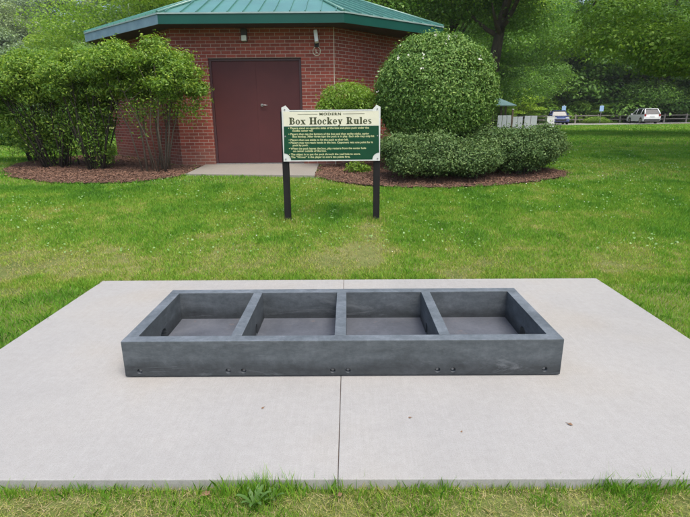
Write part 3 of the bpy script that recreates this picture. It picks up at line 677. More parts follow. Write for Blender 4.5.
# rounded understorey trees in front of the wood
for (x, y, s_, lm, lab) in ((14.0, 50, .52, L_bright, 'small light-green rounded tree between the dome bush and the kiosk roof'),
    (19.5, 58, .60, L_bright, 'rounded bright-green young tree right of the kiosk'),
    (24.0, 66.5, .48, L_mid, 'rounded green young tree behind the blue car'),
    (33.5, 66, .42, L_bright, 'light rounded young tree behind the second parking sign'),
    (46.5, 66.5, .42, L_mid, 'young rounded tree behind the fence right of the white car'),
    (52.5, 66, .46, L_bright, 'light young tree behind the fence near the right edge')):
    make_tree('young_tree', FAR[3] if s_ < .5 else FAR[1], TR[0], lm, (x, y, G(x, y)-.2), lab, rz=random.uniform(0, 6), sc=(s_, s_, s_*.62))
# second and third rows up the slope
def wood_rows():
    spots = []
    for i in range(-10, 14):
        spots.append((i*6.5+random.uniform(-1.5, 1.5), 82+random.uniform(-2, 2)-abs(i)*.3))
    for i in range(-12, 13):
        spots.append((i*8.5+random.uniform(-2, 2), 98+random.uniform(-3, 3)))
    for i in range(-13, 12):
        spots.append((i*10+random.uniform(-2, 2), 122+random.uniform(-4, 4)))
    for i in range(-15, 10):
        spots.append((i*12+random.uniform(-3, 3), 150+random.uniform(-4, 4)))
    spots += [(47, 93), (56, 104), (40, 90), (52, 118), (64, 112), (34, 100)]
    return spots
for (x, y) in wood_rows():
    k = random.randrange(4); s_ = random.uniform(1.15, 1.6); left = x < 0
    far_ = y > 110
    if y < 90 and not left: lab, gr = 'tall leafy tree deep in the wood, behind the trees along the rail fence', 'trees deep in the wood behind the fence'
    elif y < 90: lab, gr = 'leafy tree in the line far behind the brick building and the left shrubs', 'trees far behind the brick building'
    elif left: lab, gr = 'grey-green tree on the far hillside at the upper left', 'trees on the far left hillside'
    else: lab, gr = 'tree on the wooded slope rising behind the parking lot', 'trees on the slope behind the parking lot'
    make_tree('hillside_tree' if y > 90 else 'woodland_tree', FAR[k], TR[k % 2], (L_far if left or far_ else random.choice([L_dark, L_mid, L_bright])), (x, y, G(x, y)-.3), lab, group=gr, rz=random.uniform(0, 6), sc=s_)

# mid-distance trees with finer leaves
MIDC = tree_crown('crown_mid', rg, 5.2, 9.5, 3.0, 78, 100000, .135, 'round', .24, droop=.9)
MIDC2 = tree_crown('crown_mid_b', rg, 4.8, 8.5, 2.6, 72, 95000, .135, 'round', .26, droop=.5)
MIDH = tree_crown('crown_high', rg, 5.2, 8.0, 5.9, 80, 80000, .135, 'round', .24)
TM = trunk_mesh('trunk_mid', 10, .30, rg, -1.0, 9, .3, 3.6)
make_tree('shade_tree', MIDH, trunk_mesh('trunk_mid', 10, .42, rg, 1.6, 9, .5, 3.6), L_mid, (8.0, 28.5, G(8, 28)), 'large shade tree with a dark leaning trunk above the dome bush', rz=.0, sc=1.0)
make_tree('shade_tree', MIDH, TM, L_bright, (6.8, 34, G(6, 34)), 'shade tree with a thin dark trunk showing over the right roof edge', rz=2.0, sc=1.12)
make_tree('shade_tree', MIDC2, TM, L_mid, (12.5, 47, G(12, 47)-.6), 'full leafy tree behind the dome bush, beyond the leaning trunk', rz=3.0, sc=1.3)
make_tree('shade_tree', MIDC, TM, L_mid, (21.0, 66.5, G(21, 66)-1), 'large drooping shade tree rising over the blue car', rz=4.2, sc=1.5)
make_tree('shade_tree', MIDC2, TM, L_mid, (41.5, 67.5, G(41, 67)-1), 'large shade tree rising over the white car, in front of the wood', rz=1.2, sc=1.6)
make_tree('shade_tree', MIDC2, TM, L_mid, (12.6, 9.2, G(13, 9)), 'near shade tree right of the picture whose boughs shade the lawn', rz=5.0, sc=(1.0, 1.0, 1.45))
make_tree('shade_tree', MIDC, TM, L_bright, (17.2, 24.0, G(17, 24)), 'large drooping tree just beyond the right edge, its boughs hanging over the field', rz=2.2, sc=1.12)
make_tree('maple_tree', MIDC2, TM, L_bright, (-6.5, 30, G(-6, 30)-.5), 'bright yellow-green tree above the left end of the roof', rz=.7, sc=1.05)
make_tree('maple_tree', MIDC, TM, L_bright, (-13.0, 33, G(-13, 33)-1.2), 'bright yellow-green tree left of the roof, behind the shrubs', rz=2.7, sc=1.0)
make_tree('maple_tree', MIDC2, TM, L_bright, (.5, 34, G(0, 34)-.6), 'bright green tree behind the top of the roof', rz=3.6, sc=1.15)
make_tree('maple_tree', MIDC2, TM, L_mid, (-24.0, 47, G(-24, 47)-1.2), 'mid-green tree behind the far left shrub', rz=1.9, sc=.8)

# ------------------------------------------------------------------ shrubs
def stems(name, n, base, r0, top, r1, z0, z1, rad, mat, parent, rng, bend=.15, seg=6):
    mb = MB()
    for k in range(n):
        a = rng.uniform(0, 2*math.pi); q = math.sqrt(rng.uniform(.05, 1)); b0 = Vector((base[0]+r0[0]*q*math.cos(a), base[1]+r0[1]*q*math.sin(a), z0))
        a2 = a+rng.normal(0, .35); q2 = math.sqrt(rng.uniform(.1, 1)); t1 = Vector((top[0]+r1[0]*q2*math.cos(a2), top[1]+r1[1]*q2*math.sin(a2), z1+rng.uniform(-.15, .15)))
        m1 = b0.lerp(t1, .35)+Vector((rng.normal(0, bend*.4), rng.normal(0, bend*.4), bend)); m2 = b0.lerp(t1, .7)+Vector((rng.normal(0, bend*.5), rng.normal(0, bend*.5), bend*.6))
        rr = rad*rng.uniform(.6, 1.3); mb.tube([b0, m1, m2, t1], [rr, rr*.85, rr*.65, rr*.35], seg)
        # side twigs
        for j in range(3):
            s0 = m1.lerp(t1, rng.uniform(.1, .8)); mb.tube([s0, s0+Vector((rng.normal(0, .14), rng.normal(0, .14), rng.uniform(.12, .35)))], [rr*.4, rr*.15], 4, False)
    return mb.build(name, mat, parent)
def shrub(name, loc, label, leafm, build, stemargs, cat='shrub', group=None, stem_m=None, seed=0):
    rng = np.random.default_rng(100+seed); r_ = empty(name, loc, label, cat, group)
    P, Nn, size, asp, tint = build(rng)
    link('foliage', leaf_mesh('foliage', P, Nn, size, asp, rng, tint), leafm, r_)
    for sa in stemargs: stems('stems', *sa, stem_m or M['stem'], r_, rng)
    return r_
def clumps(rng, blobs, dens, thick=.5, jit=.7, up=.35, sd=.15, strays=.08):
    Ps, Ns, T = [], [], []
    for (c, r) in blobs:
        area = 4*math.pi*((r[0]*r[1])**1.6+(r[0]*r[2])**1.6+(r[1]*r[2])**1.6)**(1/1.6)/3**(1/1.6)
        n = int(area*dens); P, Nn = shell_leaves(n, c, r, rng, thick=thick, jit=jit, up=up, lump=.12, lseed=int(rng.integers(90)))
        k = rng.uniform(size=len(P)) < strays; P[k] += norm(P[k]-np.array(c))*rng.uniform(.02, .12, (k.sum(), 1))
        Ps.append(P); Ns.append(Nn); T.append(np.clip(rng.normal(.5+rng.normal(0, .07), sd, len(P)), 0, 1))
    return np.concatenate(Ps), np.concatenate(Ns), np.concatenate(T)

# big dome
def dome(rng):
    P, Nn = shell_leaves(62000, (0, 0, 1.47), (1.16, 1.10, 1.07), rng, thick=.18, jit=.6, power=2.1, zmin=-.86, up=.15, lump=.075, lseed=4)
    P2, N2 = shell_leaves(14000, (0, 0, 1.44), (1.10, 1.03, .98), rng, thick=.5, jit=1.0, zmin=-.95)
    k = rng.uniform(size=len(P)) < .10; P[k] += norm(P[k]-np.array((0, 0, 1.5)))*rng.uniform(.01, .10, (k.sum(), 1)); P[:, 2] = np.maximum(P[:, 2], .35)
    n = len(P)+len(P2); t = np.clip(rng.normal(.45, .22, n), 0, 1); t[rng.uniform(size=n) < .02] = 1
    return np.concatenate([P, P2]), np.concatenate([Nn, N2]), .052, .5, t
DX, DY = 1.80, 10.0
db = shrub('dome_shrub', (DX, DY, G(DX, DY)), 'tall clipped dome-shaped bush beside the brick building, with a few pale blossoms', L_dome, dome,
      [(26, (0, 0), (.25, .25), (0, 0), (.95, .9), 0, 1.2, .018)], stem_m=M['dstem'], seed=1)
rngf = np.random.default_rng(9); Pf, Nf = shell_leaves(34, (0, 0, 1.46), (1.19, 1.12, 1.07), rngf, thick=.01, jit=.3, power=2.25, zmin=-.1)
mbf = leaf_mesh('blossoms', np.repeat(Pf, 4, 0)+rngf.normal(0, .018, (len(Pf)*4, 3)), norm(np.repeat(Nf, 4, 0)+rngf.normal(0, .5, (len(Pf)*4, 3))), .04, .8, rngf); link('blossoms', mbf, M['flower'], db)

# low spreading shrubs: small leaves on dense twigs
def low(blobs):
    def f(rng):
        small = []
        for (c, r) in blobs:
            for k in range(17):
                d = rng.normal(size=3); d[2] = abs(d[2])*.9-.15; d /= np.linalg.norm(d); b = rng.uniform(.11, .21)
                small.append((tuple(np.array(c)+d*(np.array(r)-b*.55)), (b*1.15, b*1.15, b*.8)))
        P, Nn, T = clumps(rng, [(c, tuple(v*.88 for v in r)) for c, r in blobs], 1500, .4, .9, .2, .18, .12)
        P2, N2, T2 = clumps(rng, small, 2300, .5, .8, .4, .22, .4)
        P = np.concatenate([P, P2]); k = P[:, 2] > .04
        return P[k], np.concatenate([Nn, N2])[k], .044, .48, np.concatenate([T-.12, T2])[k]
    return f
def lowshrub(x, y, blobs, lab, seed):
    shrub('spreading_shrub', (x, y, G(x, y)), lab, L_low, low(blobs), [(16, (0, 0), (.2, .15), (0, 0), (blobs[0][1][0]*.8, blobs[0][1][1]*.8), 0, .45, .011)], group='low spreading shrubs under the dome bush', stem_m=M['dstem'], seed=seed)
lowshrub(1.50, 8.85, [((-.28, 0, .45), (.55, .5, .38)), ((.22, .05, .42), (.52, .5, .36)), ((.55, -.1, .30), (.38, .38, .26)), ((-.05, -.25, .30), (.6, .35, .24))], 'wide grey-green low shrub in front of the dome bush, nearest the sign', 11)
lowshrub(2.20, 8.75, [((0, 0, .32), (.42, .38, .28)), ((.15, .2, .38), (.4, .35, .32))], 'smallest low shrub, set between the wide one and the pair on the right', 12)
lowshrub(2.55, 9.65, [((0, 0, .48), (.55, .5, .40)), ((.38, -.1, .46), (.5, .45, .38)), ((-.45, .1, .5), (.45, .4, .38))], 'low shrub at the back right foot of the dome bush', 13)
lowshrub(3.30, 9.15, [((0, 0, .42), (.50, .46, .40)), ((.35, .15, .48), (.45, .42, .36)), ((-.3, -.12, .36), (.4, .4, .32))], 'rough low shrub, second from the right end of the bed', 14)
lowshrub(3.72, 9.60, [((0, 0, .50), (.42, .42, .36)), ((-.15, -.1, .32), (.42, .40, .3)), ((.15, .1, .54), (.26, .26, .18))], 'low shrub at the right end of the bed, next to the open lawn', 15)
# small yellow-green shrub behind the sign
def yel(rng):
    P, Nn, T = clumps(rng, [((0, 0, 1.40), (.52, .42, .30)), ((.3, 0, 1.25), (.38, .36, .28)), ((-.32, -.05, 1.2), (.32, .32, .22)), ((.1, 0, .95), (.45, .4, .3))], 2100, .45, .8, .4); return P, Nn, .05, .45, T
shrub('yellow_green_shrub', (.08, 10.2, G(0, 10.2)), 'small yellow-green shrub against the brick wall behind the sign', L_yel, yel, [(10, (0, 0), (.12, .1), (0, 0), (.4, .3), 0, 1.1, .012)], seed=21)
def tuft(rng):
    P, Nn, T = clumps(rng, [((0, 0, .12), (.22, .16, .12)), ((.18, .05, .08), (.14, .12, .08))], 1500, .6, .8, .4); return P, Nn, .05, .45, T
shrub('ground_plant', (.22, 9.5, G(.2, 9.5)), 'small leafy plant on the mulch below the sign board', L_yel, tuft, [(6, (0, 0), (.05, .05), (0, 0), (.12, .1), 0, .1, .004)], 'plant', seed=22)

# left multi-stemmed shrubs
def crownf(blobs, dens=1250, size=.058, asp=.42, sparse=(), sd=330):
    def f(rng):
        P, Nn, T = clumps(rng, blobs, dens, .6, .75, .5, .22, .2)
        if sparse:
            P2, N2, T2 = clumps(rng, sparse, sd, .9, 1.0, .2, .2, .3); P = np.concatenate([P, P2]); Nn = np.concatenate([Nn, N2]); T = np.concatenate([T, T2])
        return P, Nn, size, asp, T
    return f
rb = np.random.default_rng(31)
def lens(cx, cy, z0, z1, rx, ry, n, br):
    out = []
    for k in range(n):
        a = rb.uniform(0, 2*math.pi); q = math.sqrt(rb.uniform(0, 1)); t = rb.uniform(0, 1)
        zt_ = z0+(z1-z0-br*.6)*math.sqrt(max(0, 1-q*q*.65)); z = z0+br*.5+(zt_-z0-br*.5)*t**.6
        r_ = br*rb.uniform(.75, 1.25); out.append(((cx+rx*q*math.cos(a)*.85, cy+ry*q*math.sin(a)*.85, z), (r_*1.15, r_*1.1, r_*.7)))
    return out
g3 = G(-3.7, 9.95)
shrub('multistem_shrub', (-3.72, 9.92, g3), 'airy multi-stemmed shrub with bare stems against the brick wall, nearest the maroon doors', L_shrub,
      crownf(lens(-.12, 0, 1.38, 2.54, 1.2, .8, 84, .19), sparse=[((-.1, 0, 1.3), (1.0, .6, .3)), ((.85, 0, 1.45), (.3, .3, .3)), ((.8, 0, 1.2), (.28, .3, .3)), ((.5, 0, 1.25), (.55, .4, .35)), ((-.2, -.1, 1.1), (.3, .3, .4))], sd=170), [(13, (0, 0), (.34, .2), (-.05, 0), (.95, .6), 0, 1.9, .017)], group='multi-stemmed shrubs left of the building', seed=31)
shrub('multistem_shrub', (-5.15, 10.35, G(-5.1, 10.3)), 'narrow leafy multi-stemmed shrub at the left corner of the brick wall', L_shrub,
      crownf(lens(-.0, 0, 1.3, 2.42, .95, .75, 52, .20)+[((.12+.12*math.sin(k*2.1), .1*math.cos(k*1.7), .22+k*.19), (.17, .15, .12)) for k in range(6)], sparse=[((0, 0, 1.1), (.6, .5, .4)), ((.05, 0, .7), (.4, .35, .45)), ((-.2, 0, .9), (.6, .4, .5)), ((.05, -.05, .45), (.35, .3, .4))], sd=330), [(20, (0, 0), (.22, .18), (-.05, 0), (.75, .55), 0, 1.9, .017)], group='multi-stemmed shrubs left of the building', stem_m=M['dstem'], seed=32)
shrub('multistem_shrub', (-6.25, 10.8, G(-6.2, 10.8)), 'widest multi-stemmed shrub, leftmost along the mulch bed', L_shrub,
      crownf(lens(-.05, 0, 1.15, 2.44, 1.5, .95, 105, .22)+[((-1.3+.11*k, .1, 1.15-.05*k), (.3, .26, .17)) for k in range(9)], sparse=[((0, 0, 1.0), (1.0, .6, .5)), ((-.6, 0, 1.0), (.9, .6, .35)), ((.3, .1, .7), (.6, .5, .5)), ((0, .1, .45), (.6, .4, .4)), ((-.7, 0, .6), (.5, .4, .4))], sd=380), [(30, (0, 0), (.3, .22), (-.05, 0), (1.2, .8), 0, 1.85, .017), (8, (.5, .3), (.2, .2), (.4, .4), (.5, .5), 0, 1.8, .015)], group='multi-stemmed shrubs left of the building', stem_m=M['dstem'], seed=33)
def darkf(rng):
    P, Nn, T = clumps(rng, [((0, 0, .78), (.75, .6, .42)), ((-.6, 0, .8), (.7, .6, .42)), ((.35, 0, .55), (.5, .45, .35)), ((-.3, 0, 1.05), (.7, .5, .3))], 1900, .45, .8); return P, Nn, .06, .45, T
shrub('dark_shrub', (-7.75, 12.1, G(-7.7, 12.1)), 'low dark dense shrub at the far left, behind the multi-stemmed ones', L_dark, darkf, [(12, (.2, 0), (.14, .1), (0, 0), (.7, .4), 0, .8, .022)], stem_m=M['dstem'], seed=34)

# ------------------------------------------------------------------ parking lot, fence, cars, kiosk
LOT = [(12.5, 47.5), (19, 49.6), (30, 54.0), (41, 58.5), (80, 66), (80, 63.6+4), (20, 68), (12, 60)]
LOT = [(8, 48.5), (18.9, 50.2), (29, 54.2), (41.5, 59.2), (90, 70), (90, 67.6), (60, 67), (12, 66), (8, 64)]
def flat_sheet(name, poly, mat, dz=.012, st=1.0):
    xs_ = np.arange(min(p[0] for p in poly), max(p[0] for p in poly)+st, st)
    bm = bmesh.new(); vs = [bm.verts.new((x, y, G(x, y)+dz)) for x, y in poly]; bm.faces.new(vs)
    bmesh.ops.triangulate(bm, faces=bm.faces[:])
    for _ in range(5): bmesh.ops.subdivide_edges(bm, edges=[e for e in bm.edges if e.calc_length() > 2], cuts=1); bmesh.ops.triangulate(bm, faces=bm.faces[:])
    for v in bm.verts: v.co.z = G(v.co.x, v.co.y)+dz
    me = bpy.data.meshes.new(name); bm.to_mesh(me); bm.free(); o = link(name, me, mat); o['kind'] = 'structure'; return o
flat_sheet('parking_lot', LOT, M['asphalt'], .03)
flat_sheet('path', [(-40, 22.5), (-40, 24.5), (-9, 25.5), (-9, 23.7)], M['asphalt'], .02)
fn = empty('rail_fence', (15, 64, G(15, 64)), 'weathered two-rail wooden fence along the back of the parking lot', 'fence')
fx = [15+2.9*k for k in range(20)]
for x in fx:
    y = 64+(x-15)*.035
    MB().box(-.10, .10, -.09, .09, -.1, 1.12, .02).build('post', M['fence'], fn, (x-15, y-64, G(x, y)-G(15, 64)))
for k in range(19):
    for h in (.48, .93):
        x = fx[k]; x2 = fx[k+1]; p = Vector((x-15, (x-15)*.035-.0, G(x, 64)-G(15, 64)+h)); q = Vector((x2-15, (x2-15)*.035, G(x2, 64)-G(15, 64)+h+random.uniform(-.03, .03)))
        MB().tube([p, q], .075, 6).build('rail', M['fence'], fn)

def car(name, loc, rz, paint, label, L_=4.55, W_=1.82, H_=1.66, suv=True):
    """x forward, built from side profile lofted with tumblehome"""
    r_ = empty(name, loc, label, 'car', rz=rz)
    hw = W_/2
    if suv: low_ = [(-L_/2, .42), (-L_/2-.02, .75), (-L_/2+.05, 1.02), (L_/2-1.35, 1.0), (L_/2-.45, .90), (L_/2-.08, .70), (L_/2, .42)]
    else: low_ = [(-L_/2, .38), (-L_/2, .72), (-L_/2+.12, .95), (L_/2-1.35, .93), (L_/2-.45, .80), (L_/2-.08, .62), (L_/2, .38)]
    cab = [(-L_/2+.03, 1.05), (-L_/2+.50, H_-.08), (-L_/2+1.1, H_), (-.15, H_-.02), (.30, H_-.12), (L_/2-1.25, 1.0)] if suv else [(-L_/2+.15, .93), (-L_/2+.8, H_-.03), (-L_/2+1.5, H_), (.2, H_-.04), (.5, H_-.14), (L_/2-1.2, .93)]
    # body with wheel arches
    wheels = (-L_/2+.85, L_/2-.85); wr = .35
    bot = []
    for wx in wheels: bot += [(wx-wr-.06, .25)]+[(wx+(wr+.06)*math.cos(t), .33+(wr+.06)*math.sin(t)) for t in np.linspace(math.pi, 0, 9)]+[(wx+wr+.06, .25)]
    prof = [(-L_/2+.08, .25)]+bot+[(L_/2-.08, .25)]+low_[::-1]
    bm = bmesh.new(); secs = []
    for yy, inset in ((-hw, .06), (-hw+.06, 0), (hw-.06, 0), (hw, .06)):
        secs.append([bm.verts.new((x*(1-inset*.35/(L_/2)*1.0), yy, z-(inset*.5 if z > .8 else 0))) for x, z in prof])
    for A, B in zip(secs, secs[1:]):
        for i in range(len(prof)): bm.faces.new((A[i], A[(i+1) % len(prof)], B[(i+1) % len(prof)], B[i]))
    bm.faces.new(secs[0]); bm.faces.new(secs[-1][::-1]); bmesh.ops.recalc_face_normals(bm, faces=bm.faces[:])
    me = bpy.data.meshes.new('body'); bm.to_mesh(me); bm.free(); bo = link('body', me, paint, r_); bv = bo.modifiers.new('round', 'BEVEL'); bv.width = .07; bv.segments = 3; bv.limit_method = 'ANGLE'; bv.angle_limit = math.radians(25)
    # cabin: painted roof shell and pillars with dark glass between
    def cabin(nm, pts, w0, w1, mat, grow=0):
        bm = bmesh.new(); zt_ = max(p[1] for p in pts); zb_ = min(p[1] for p in pts)
        A = []; B = []
        for x, z in pts:
            t = (z-zb_)/(zt_-zb_); wv = w0+(w1-w0)*t+grow; A.append(bm.verts.new((x, -wv, z))); B.append(bm.verts.new((x, wv, z)))
        bm.faces.new(A); bm.faces.new(B[::-1])
        for i in range(len(pts)): bm.faces.new((A[i], B[i], B[(i+1) % len(pts)], A[(i+1) % len(pts)]))
        bmesh.ops.recalc_face_normals(bm, faces=bm.faces[:]); me = bpy.data.meshes.new(nm); bm.to_mesh(me); bm.free(); return link(nm, me, mat, r_)
    cabin('windows', cab, hw-.09, hw-.26, M['glass'])
    zb_ = cab[0][1]; zt_ = H_
    def W(z): return hw-.09-.17*(z-zb_)/(zt_-zb_)
    rf = MB(); rf.box(cab[1][0]-.05, cab[4][0]+.02, -W(H_)-.012, W(H_)+.012, H_-.06, H_+.015, .02)
    rf.build('roof', paint, r_)
    def pil(x0, z0, x1, z1, r=.045):
        for s_ in (-1, 1): MB().tube([(x0, s_*(W(z0)+.002), z0), (x1, s_*(W(z1)+.002), z1)], r, 6).build('pillar', paint, r_)
    pil(cab[0][0]+.02, zb_, cab[1][0], H_-.06, .07); pil(cab[-1][0], zb_, cab[-2][0], H_-.10, .035); pil(-.05, zb_, -.10, H_-.05, .035); pil(-L_/2+1.05, zb_, -L_/2+.95, H_-.05, .05 if suv else .03)
    for wx in wheels:
        for s_ in (-1, 1):
            wh = MB().tube([(wx, s_*(hw-.20), .33), (wx, s_*(hw+.005), .33)], .33, 20).build('wheel', M['rubber'], r_)
            MB().tube([(wx, s_*(hw-.01), .33), (wx, s_*(hw+.012), .33)], .21, 16).build('rim', M['steel'], wh)
    for s_ in (-1, 1):
        MB().box(-L_/2-.035, -L_/2+.10, s_*(hw-.14)-.10, s_*(hw-.14)+.10, .80, 1.02, .02).build('tail_light', M['taillight'], r_)
        MB().box(L_/2-.22, L_/2-.02, s_*(hw-.25)-.17, s_*(hw-.25)+.17, .60, .75, .03).build('headlight', M['headlight'], r_)
        MB().box(L_/2-1.38, L_/2-1.25, s_*(hw+.02)-.09, s_*(hw+.02)+.09, 1.0, 1.13, .02).build('mirror', paint, r_)
    MB().box(-L_/2-.05, -L_/2+.1, -hw+.08, hw-.08, .30, .50, .03).build('bumper', M['dark'], r_)
    MB().box(-L_/2-.055, -L_/2-.02, -.26, .26, .76, .90).build('number_plate', M['white'], r_)
    MB().box(L_/2-.06, L_/2+.015, -.55, .55, .36, .56, .01).build('grille', M['dark'], r_)
    return r_
car('parked_car', (35.4, 59.9, G(35, 60)+.035), math.radians(83), M['carwhite'], 'white parked sport utility car seen from its rear left corner')
car('parked_car', (24.2, 57.2, G(24, 57)+.035), math.radians(-104), M['carblue'], 'blue parked hatchback facing the lawn beside the white cabinet', 4.1, 1.75, 1.5, False)

# accessible-parking signs on posts
def psign(x, y, lab):
    r_ = empty('parking_sign', (x, y, G(x, y)), lab, 'sign', 'small parking signs by the fence')
    MB().tube([(0, 0, -.1), (0, 0, 2.2)], .03, 6).build('post', M['steel'], r_)
    MB().box(-.24, .24, -.05, -.035, 1.45, 2.1, .0).build('sign_plate', M['bluesign'], r_)
psign(26.2, 60.6, 'small blue-white sign on a post standing just behind the blue car')
psign(30.9, 61.0, 'small blue-white sign on a post between the blue and white cars')
# ornamental grassy bush at fence
def ob(rng):
    P, Nn, T = clumps(rng, [((0, 0, .4), (1.3, .6, .45)), ((.8, 0, .3), (.9, .5, .35)), ((-.8, 0, .35), (.8, .5, .35))], 500, .5, .8); return P, Nn, .13, .4, T
shrub('yellow_bush', (31.2, 62.6, G(31, 62)), 'low yellow-green bush against the fence under the second parking sign', L_yel, ob, [(6, (0, 0), (.3, .1), (0, 0), (.9, .3), 0, .4, .02)], seed=41)

# kiosk shelter with teal roof, pale panels, cabinet
kx, ky = 11.75, 39.2; kz = G(kx, ky)
ks = empty('kiosk_shelter', (kx, ky, kz), 'small shelter with a teal pyramid roof on wooden posts beside the dome bush', 'shelter')
for sx in (-.55, .55):
    for sy in (-.55, .55): MB().box(sx-.06, sx+.06, sy-.06, sy+.06, -.1, 1.72, .01).build('post', M['woodpost'], ks)
m_ = MB(); R_ = 1.15; m_.bm.faces.new([m_.bm.verts.new(v) for v in ((-R_, -R_, 1.70), (-R_, R_, 1.70), (R_, R_, 1.70), (R_, -R_, 1.70))])
cs = [(-R_, -R_), (R_, -R_), (R_, R_), (-R_, R_)]
for k in range(4):
    a, b = cs[k], cs[(k+1) % 4]
    m_.bm.faces.new([m_.bm.verts.new(v) for v in ((a[0], a[1], 1.76), (b[0], b[1], 1.76), (0, 0, 2.36))]); m_.bm.faces.new([m_.bm.verts.new(v) for v in ((a[0], a[1], 1.70), (b[0], b[1], 1.70), (b[0], b[1], 1.76), (a[0], a[1], 1.76))])
m_.build('roof', M['kroof'], ks)
def panelset(x, y, rz, n, wdt, h, lab, gap=.03, mat=None):
    r_ = empty('screen_panel', (x, y, G(x, y)), lab, 'screen', 'pale panels beside the kiosk', rz)
    for k in range(n): MB().box(k*wdt+gap/2, (k+1)*wdt-gap/2, -.02, .02, .04, h, .006).build('board', M['panel'], r_)
    m_ = MB(); m_.box(0, n*wdt, .021, .06, .25, .33); m_.box(0, n*wdt, .021, .06, h-.25, h-.17); m_.build('frame', M['steel'], r_)
    return r_
panelset(11.6, 38.2, -.25, 3, .33, 1.02, 'three-board pale grey screen standing under the kiosk roof')
panelset(12.65, 37.9, -.25, 2, .36, .92, 'two-board pale grey screen in the middle of the row right of the kiosk')
panelset(13.45, 37.7, -.25, 2, .45, .98, 'two-board pale grey screen at the right end of the row')
cb = empty('white_cabinet', (18.15, 44.6, G(18, 44)), 'plain white upright cabinet standing left of the blue car', 'cabinet')
MB().box(-.33, .33, -.25, .25, .05, .90, .03).build('body', M['white'], cb); MB().box(-.36, .36, -.28, .28, 0, .05).build('plinth', M['panel'], cb); MB().box(-.35, .35, -.27, .27, .90, .94, .01).build('lid', M['white'], cb)
for (x, y, lab) in ((12.4, 40.0, 'wooden post standing behind the left pale screen'), (13.1, 39.4, 'wooden post standing behind the right pale screens')):
    o = empty('wooden_post', (x, y, G(x, y)), lab, 'post', 'posts by the kiosk')
    MB().box(-.06, .06, -.06, .06, -.1, 1.45, .01).build('shaft', M['woodpost'], o); MB().box(-.08, .08, -.08, .08, 1.45, 1.50, .01).build('cap', M['panel'], o)

# ------------------------------------------------------------------ grass
def blades(x, y, h, wdt, tint, rng, lean=.5, z=None):
    n = len(x); a = rng.uniform(0, 2*np.pi, n); z = gz(x, y) if z is None else z
    la = rng.uniform(0, 2*np.pi, n); ll = h*lean*rng.uniform(.1, 1, n)
    s_ = np.stack([np.cos(a)*wdt/2, np.sin(a)*wdt/2, np.zeros(n)], -1); c = np.stack([x, y, z-.01], -1)
    d = np.stack([np.cos(la)*ll, np.sin(la)*ll, h], -1); mid = c+d*np.array([.38, .38, .6])
    V = np.stack([c-s_, c+s_, mid+s_*.8, c+d, mid-s_*.8], 1).reshape(-1, 3); return V, np.repeat(tint, 5)
def excl(x, y, pad=.01):
    e = inpoly(x, y, PADPOLY) | inpoly(x, y, SLAB) | inpoly(x, y, BLD)
    for B in (BEDL, BEDR): e |= inpoly(x+.06*np.sin(y*23)+.05*np.sin(y*7), y+.05*np.sin(x*19)+.04*np.sin(x*41), B)
    return ~e
def field_tint(x, y, rng):
    """0 straw .. 1 deep green; worn strip right behind the pad and pad sides, lusher higher up the lawn"""
    f1 = fbm(x, y*1.3, .55, 21); f2 = fbm(x, y, 2.4, 31)
    t = .57+.55*(f1-.5)+.75*(f2-.5)
    t = t+.42*(fbm(x, y, 8.0, 51)-.5)
    worn = np.exp(-((y-4.9)/.55)**2)*.30+np.exp(-((y-5.9)/.35)**2*1.0)*.16*np.exp(-((x-.1)/1.6)**2)
    worn += .34*np.exp(-((y-5.35)/.25)**2-((x-.1)/.9)**2)+.22*np.exp(-((y-4.7)/.25)**2)*vnoise(x, y, 2.2, 9)+.25*np.exp(-((y-6.4)/.14)**2-((x+.77)/.2)**2)+.25*np.exp(-((y-6.4)/.14)**2-((x-.42)/.2)**2)
    worn += .22*np.exp(-((x+3.3-(y-4)*.9)/.35)**2)*(y < 6)*(y > 2.5)*vnoise(x, y, 1.5, 8)+.20*np.exp(-((y-5.2)/.3)**2-((x+4.3)/1.0)**2)+.16*np.exp(-((y-6.7)/.3)**2-((x-4.8)/1.2)**2)
    t = t-worn*.62+.05*np.clip((y-6)/3, 0, 1)
    return np.clip(t, 0, 1)
rg2 = np.random.default_rng(77)
def sample(n, fn): 
    x, y = fn(n); k = excl(x, y); return x[k], y[k]
VV, TT = [], []
def add(V, T): VV.append(V); TT.append(T)
# front strip
n = 60000; x = rg2.uniform(-2.0, 2.0, n); y = rg2.uniform(.9, 1.80, n); k = excl(x, y); x, y = x[k], y[k]
cl = fbm(x, y*1.5, 3.2, 41); cl2 = fbm(x, y, 1.1, 43); keep = rg2.uniform(size=len(x)) < np.clip((cl-.42)*3.6+.12, .06, 1); x, y, cl, cl2 = x[keep], y[keep], cl[keep], cl2[keep]
t = np.clip(.42+(cl-.5)*1.1+(cl2-.5)*.7+rg2.normal(0, .13, len(x)), 0, 1); h = .022+.045*np.clip((cl-.3)*2.0, .1, 1)*rg2.uniform(.4, 1.3, len(x))
add(*blades(x, y, h, rg2.uniform(.002, .0038, len(x)), t, rg2, .9))
# straw thatch lying flat
n = 48000; x = rg2.uniform(-2.0, 2.0, n); y = rg2.uniform(.9, 1.78, n); k = excl(x, y); x, y = x[k], y[k]
add(*blades(x, y, rg2.uniform(.003, .012, len(x)), rg2.uniform(.0015, .0034, len(x)), np.clip(rg2.normal(.08, .1, len(x)), 0, 1), rg2, 4.5, z=gz(x, y)+.012+rg2.uniform(0, .008, len(x))))
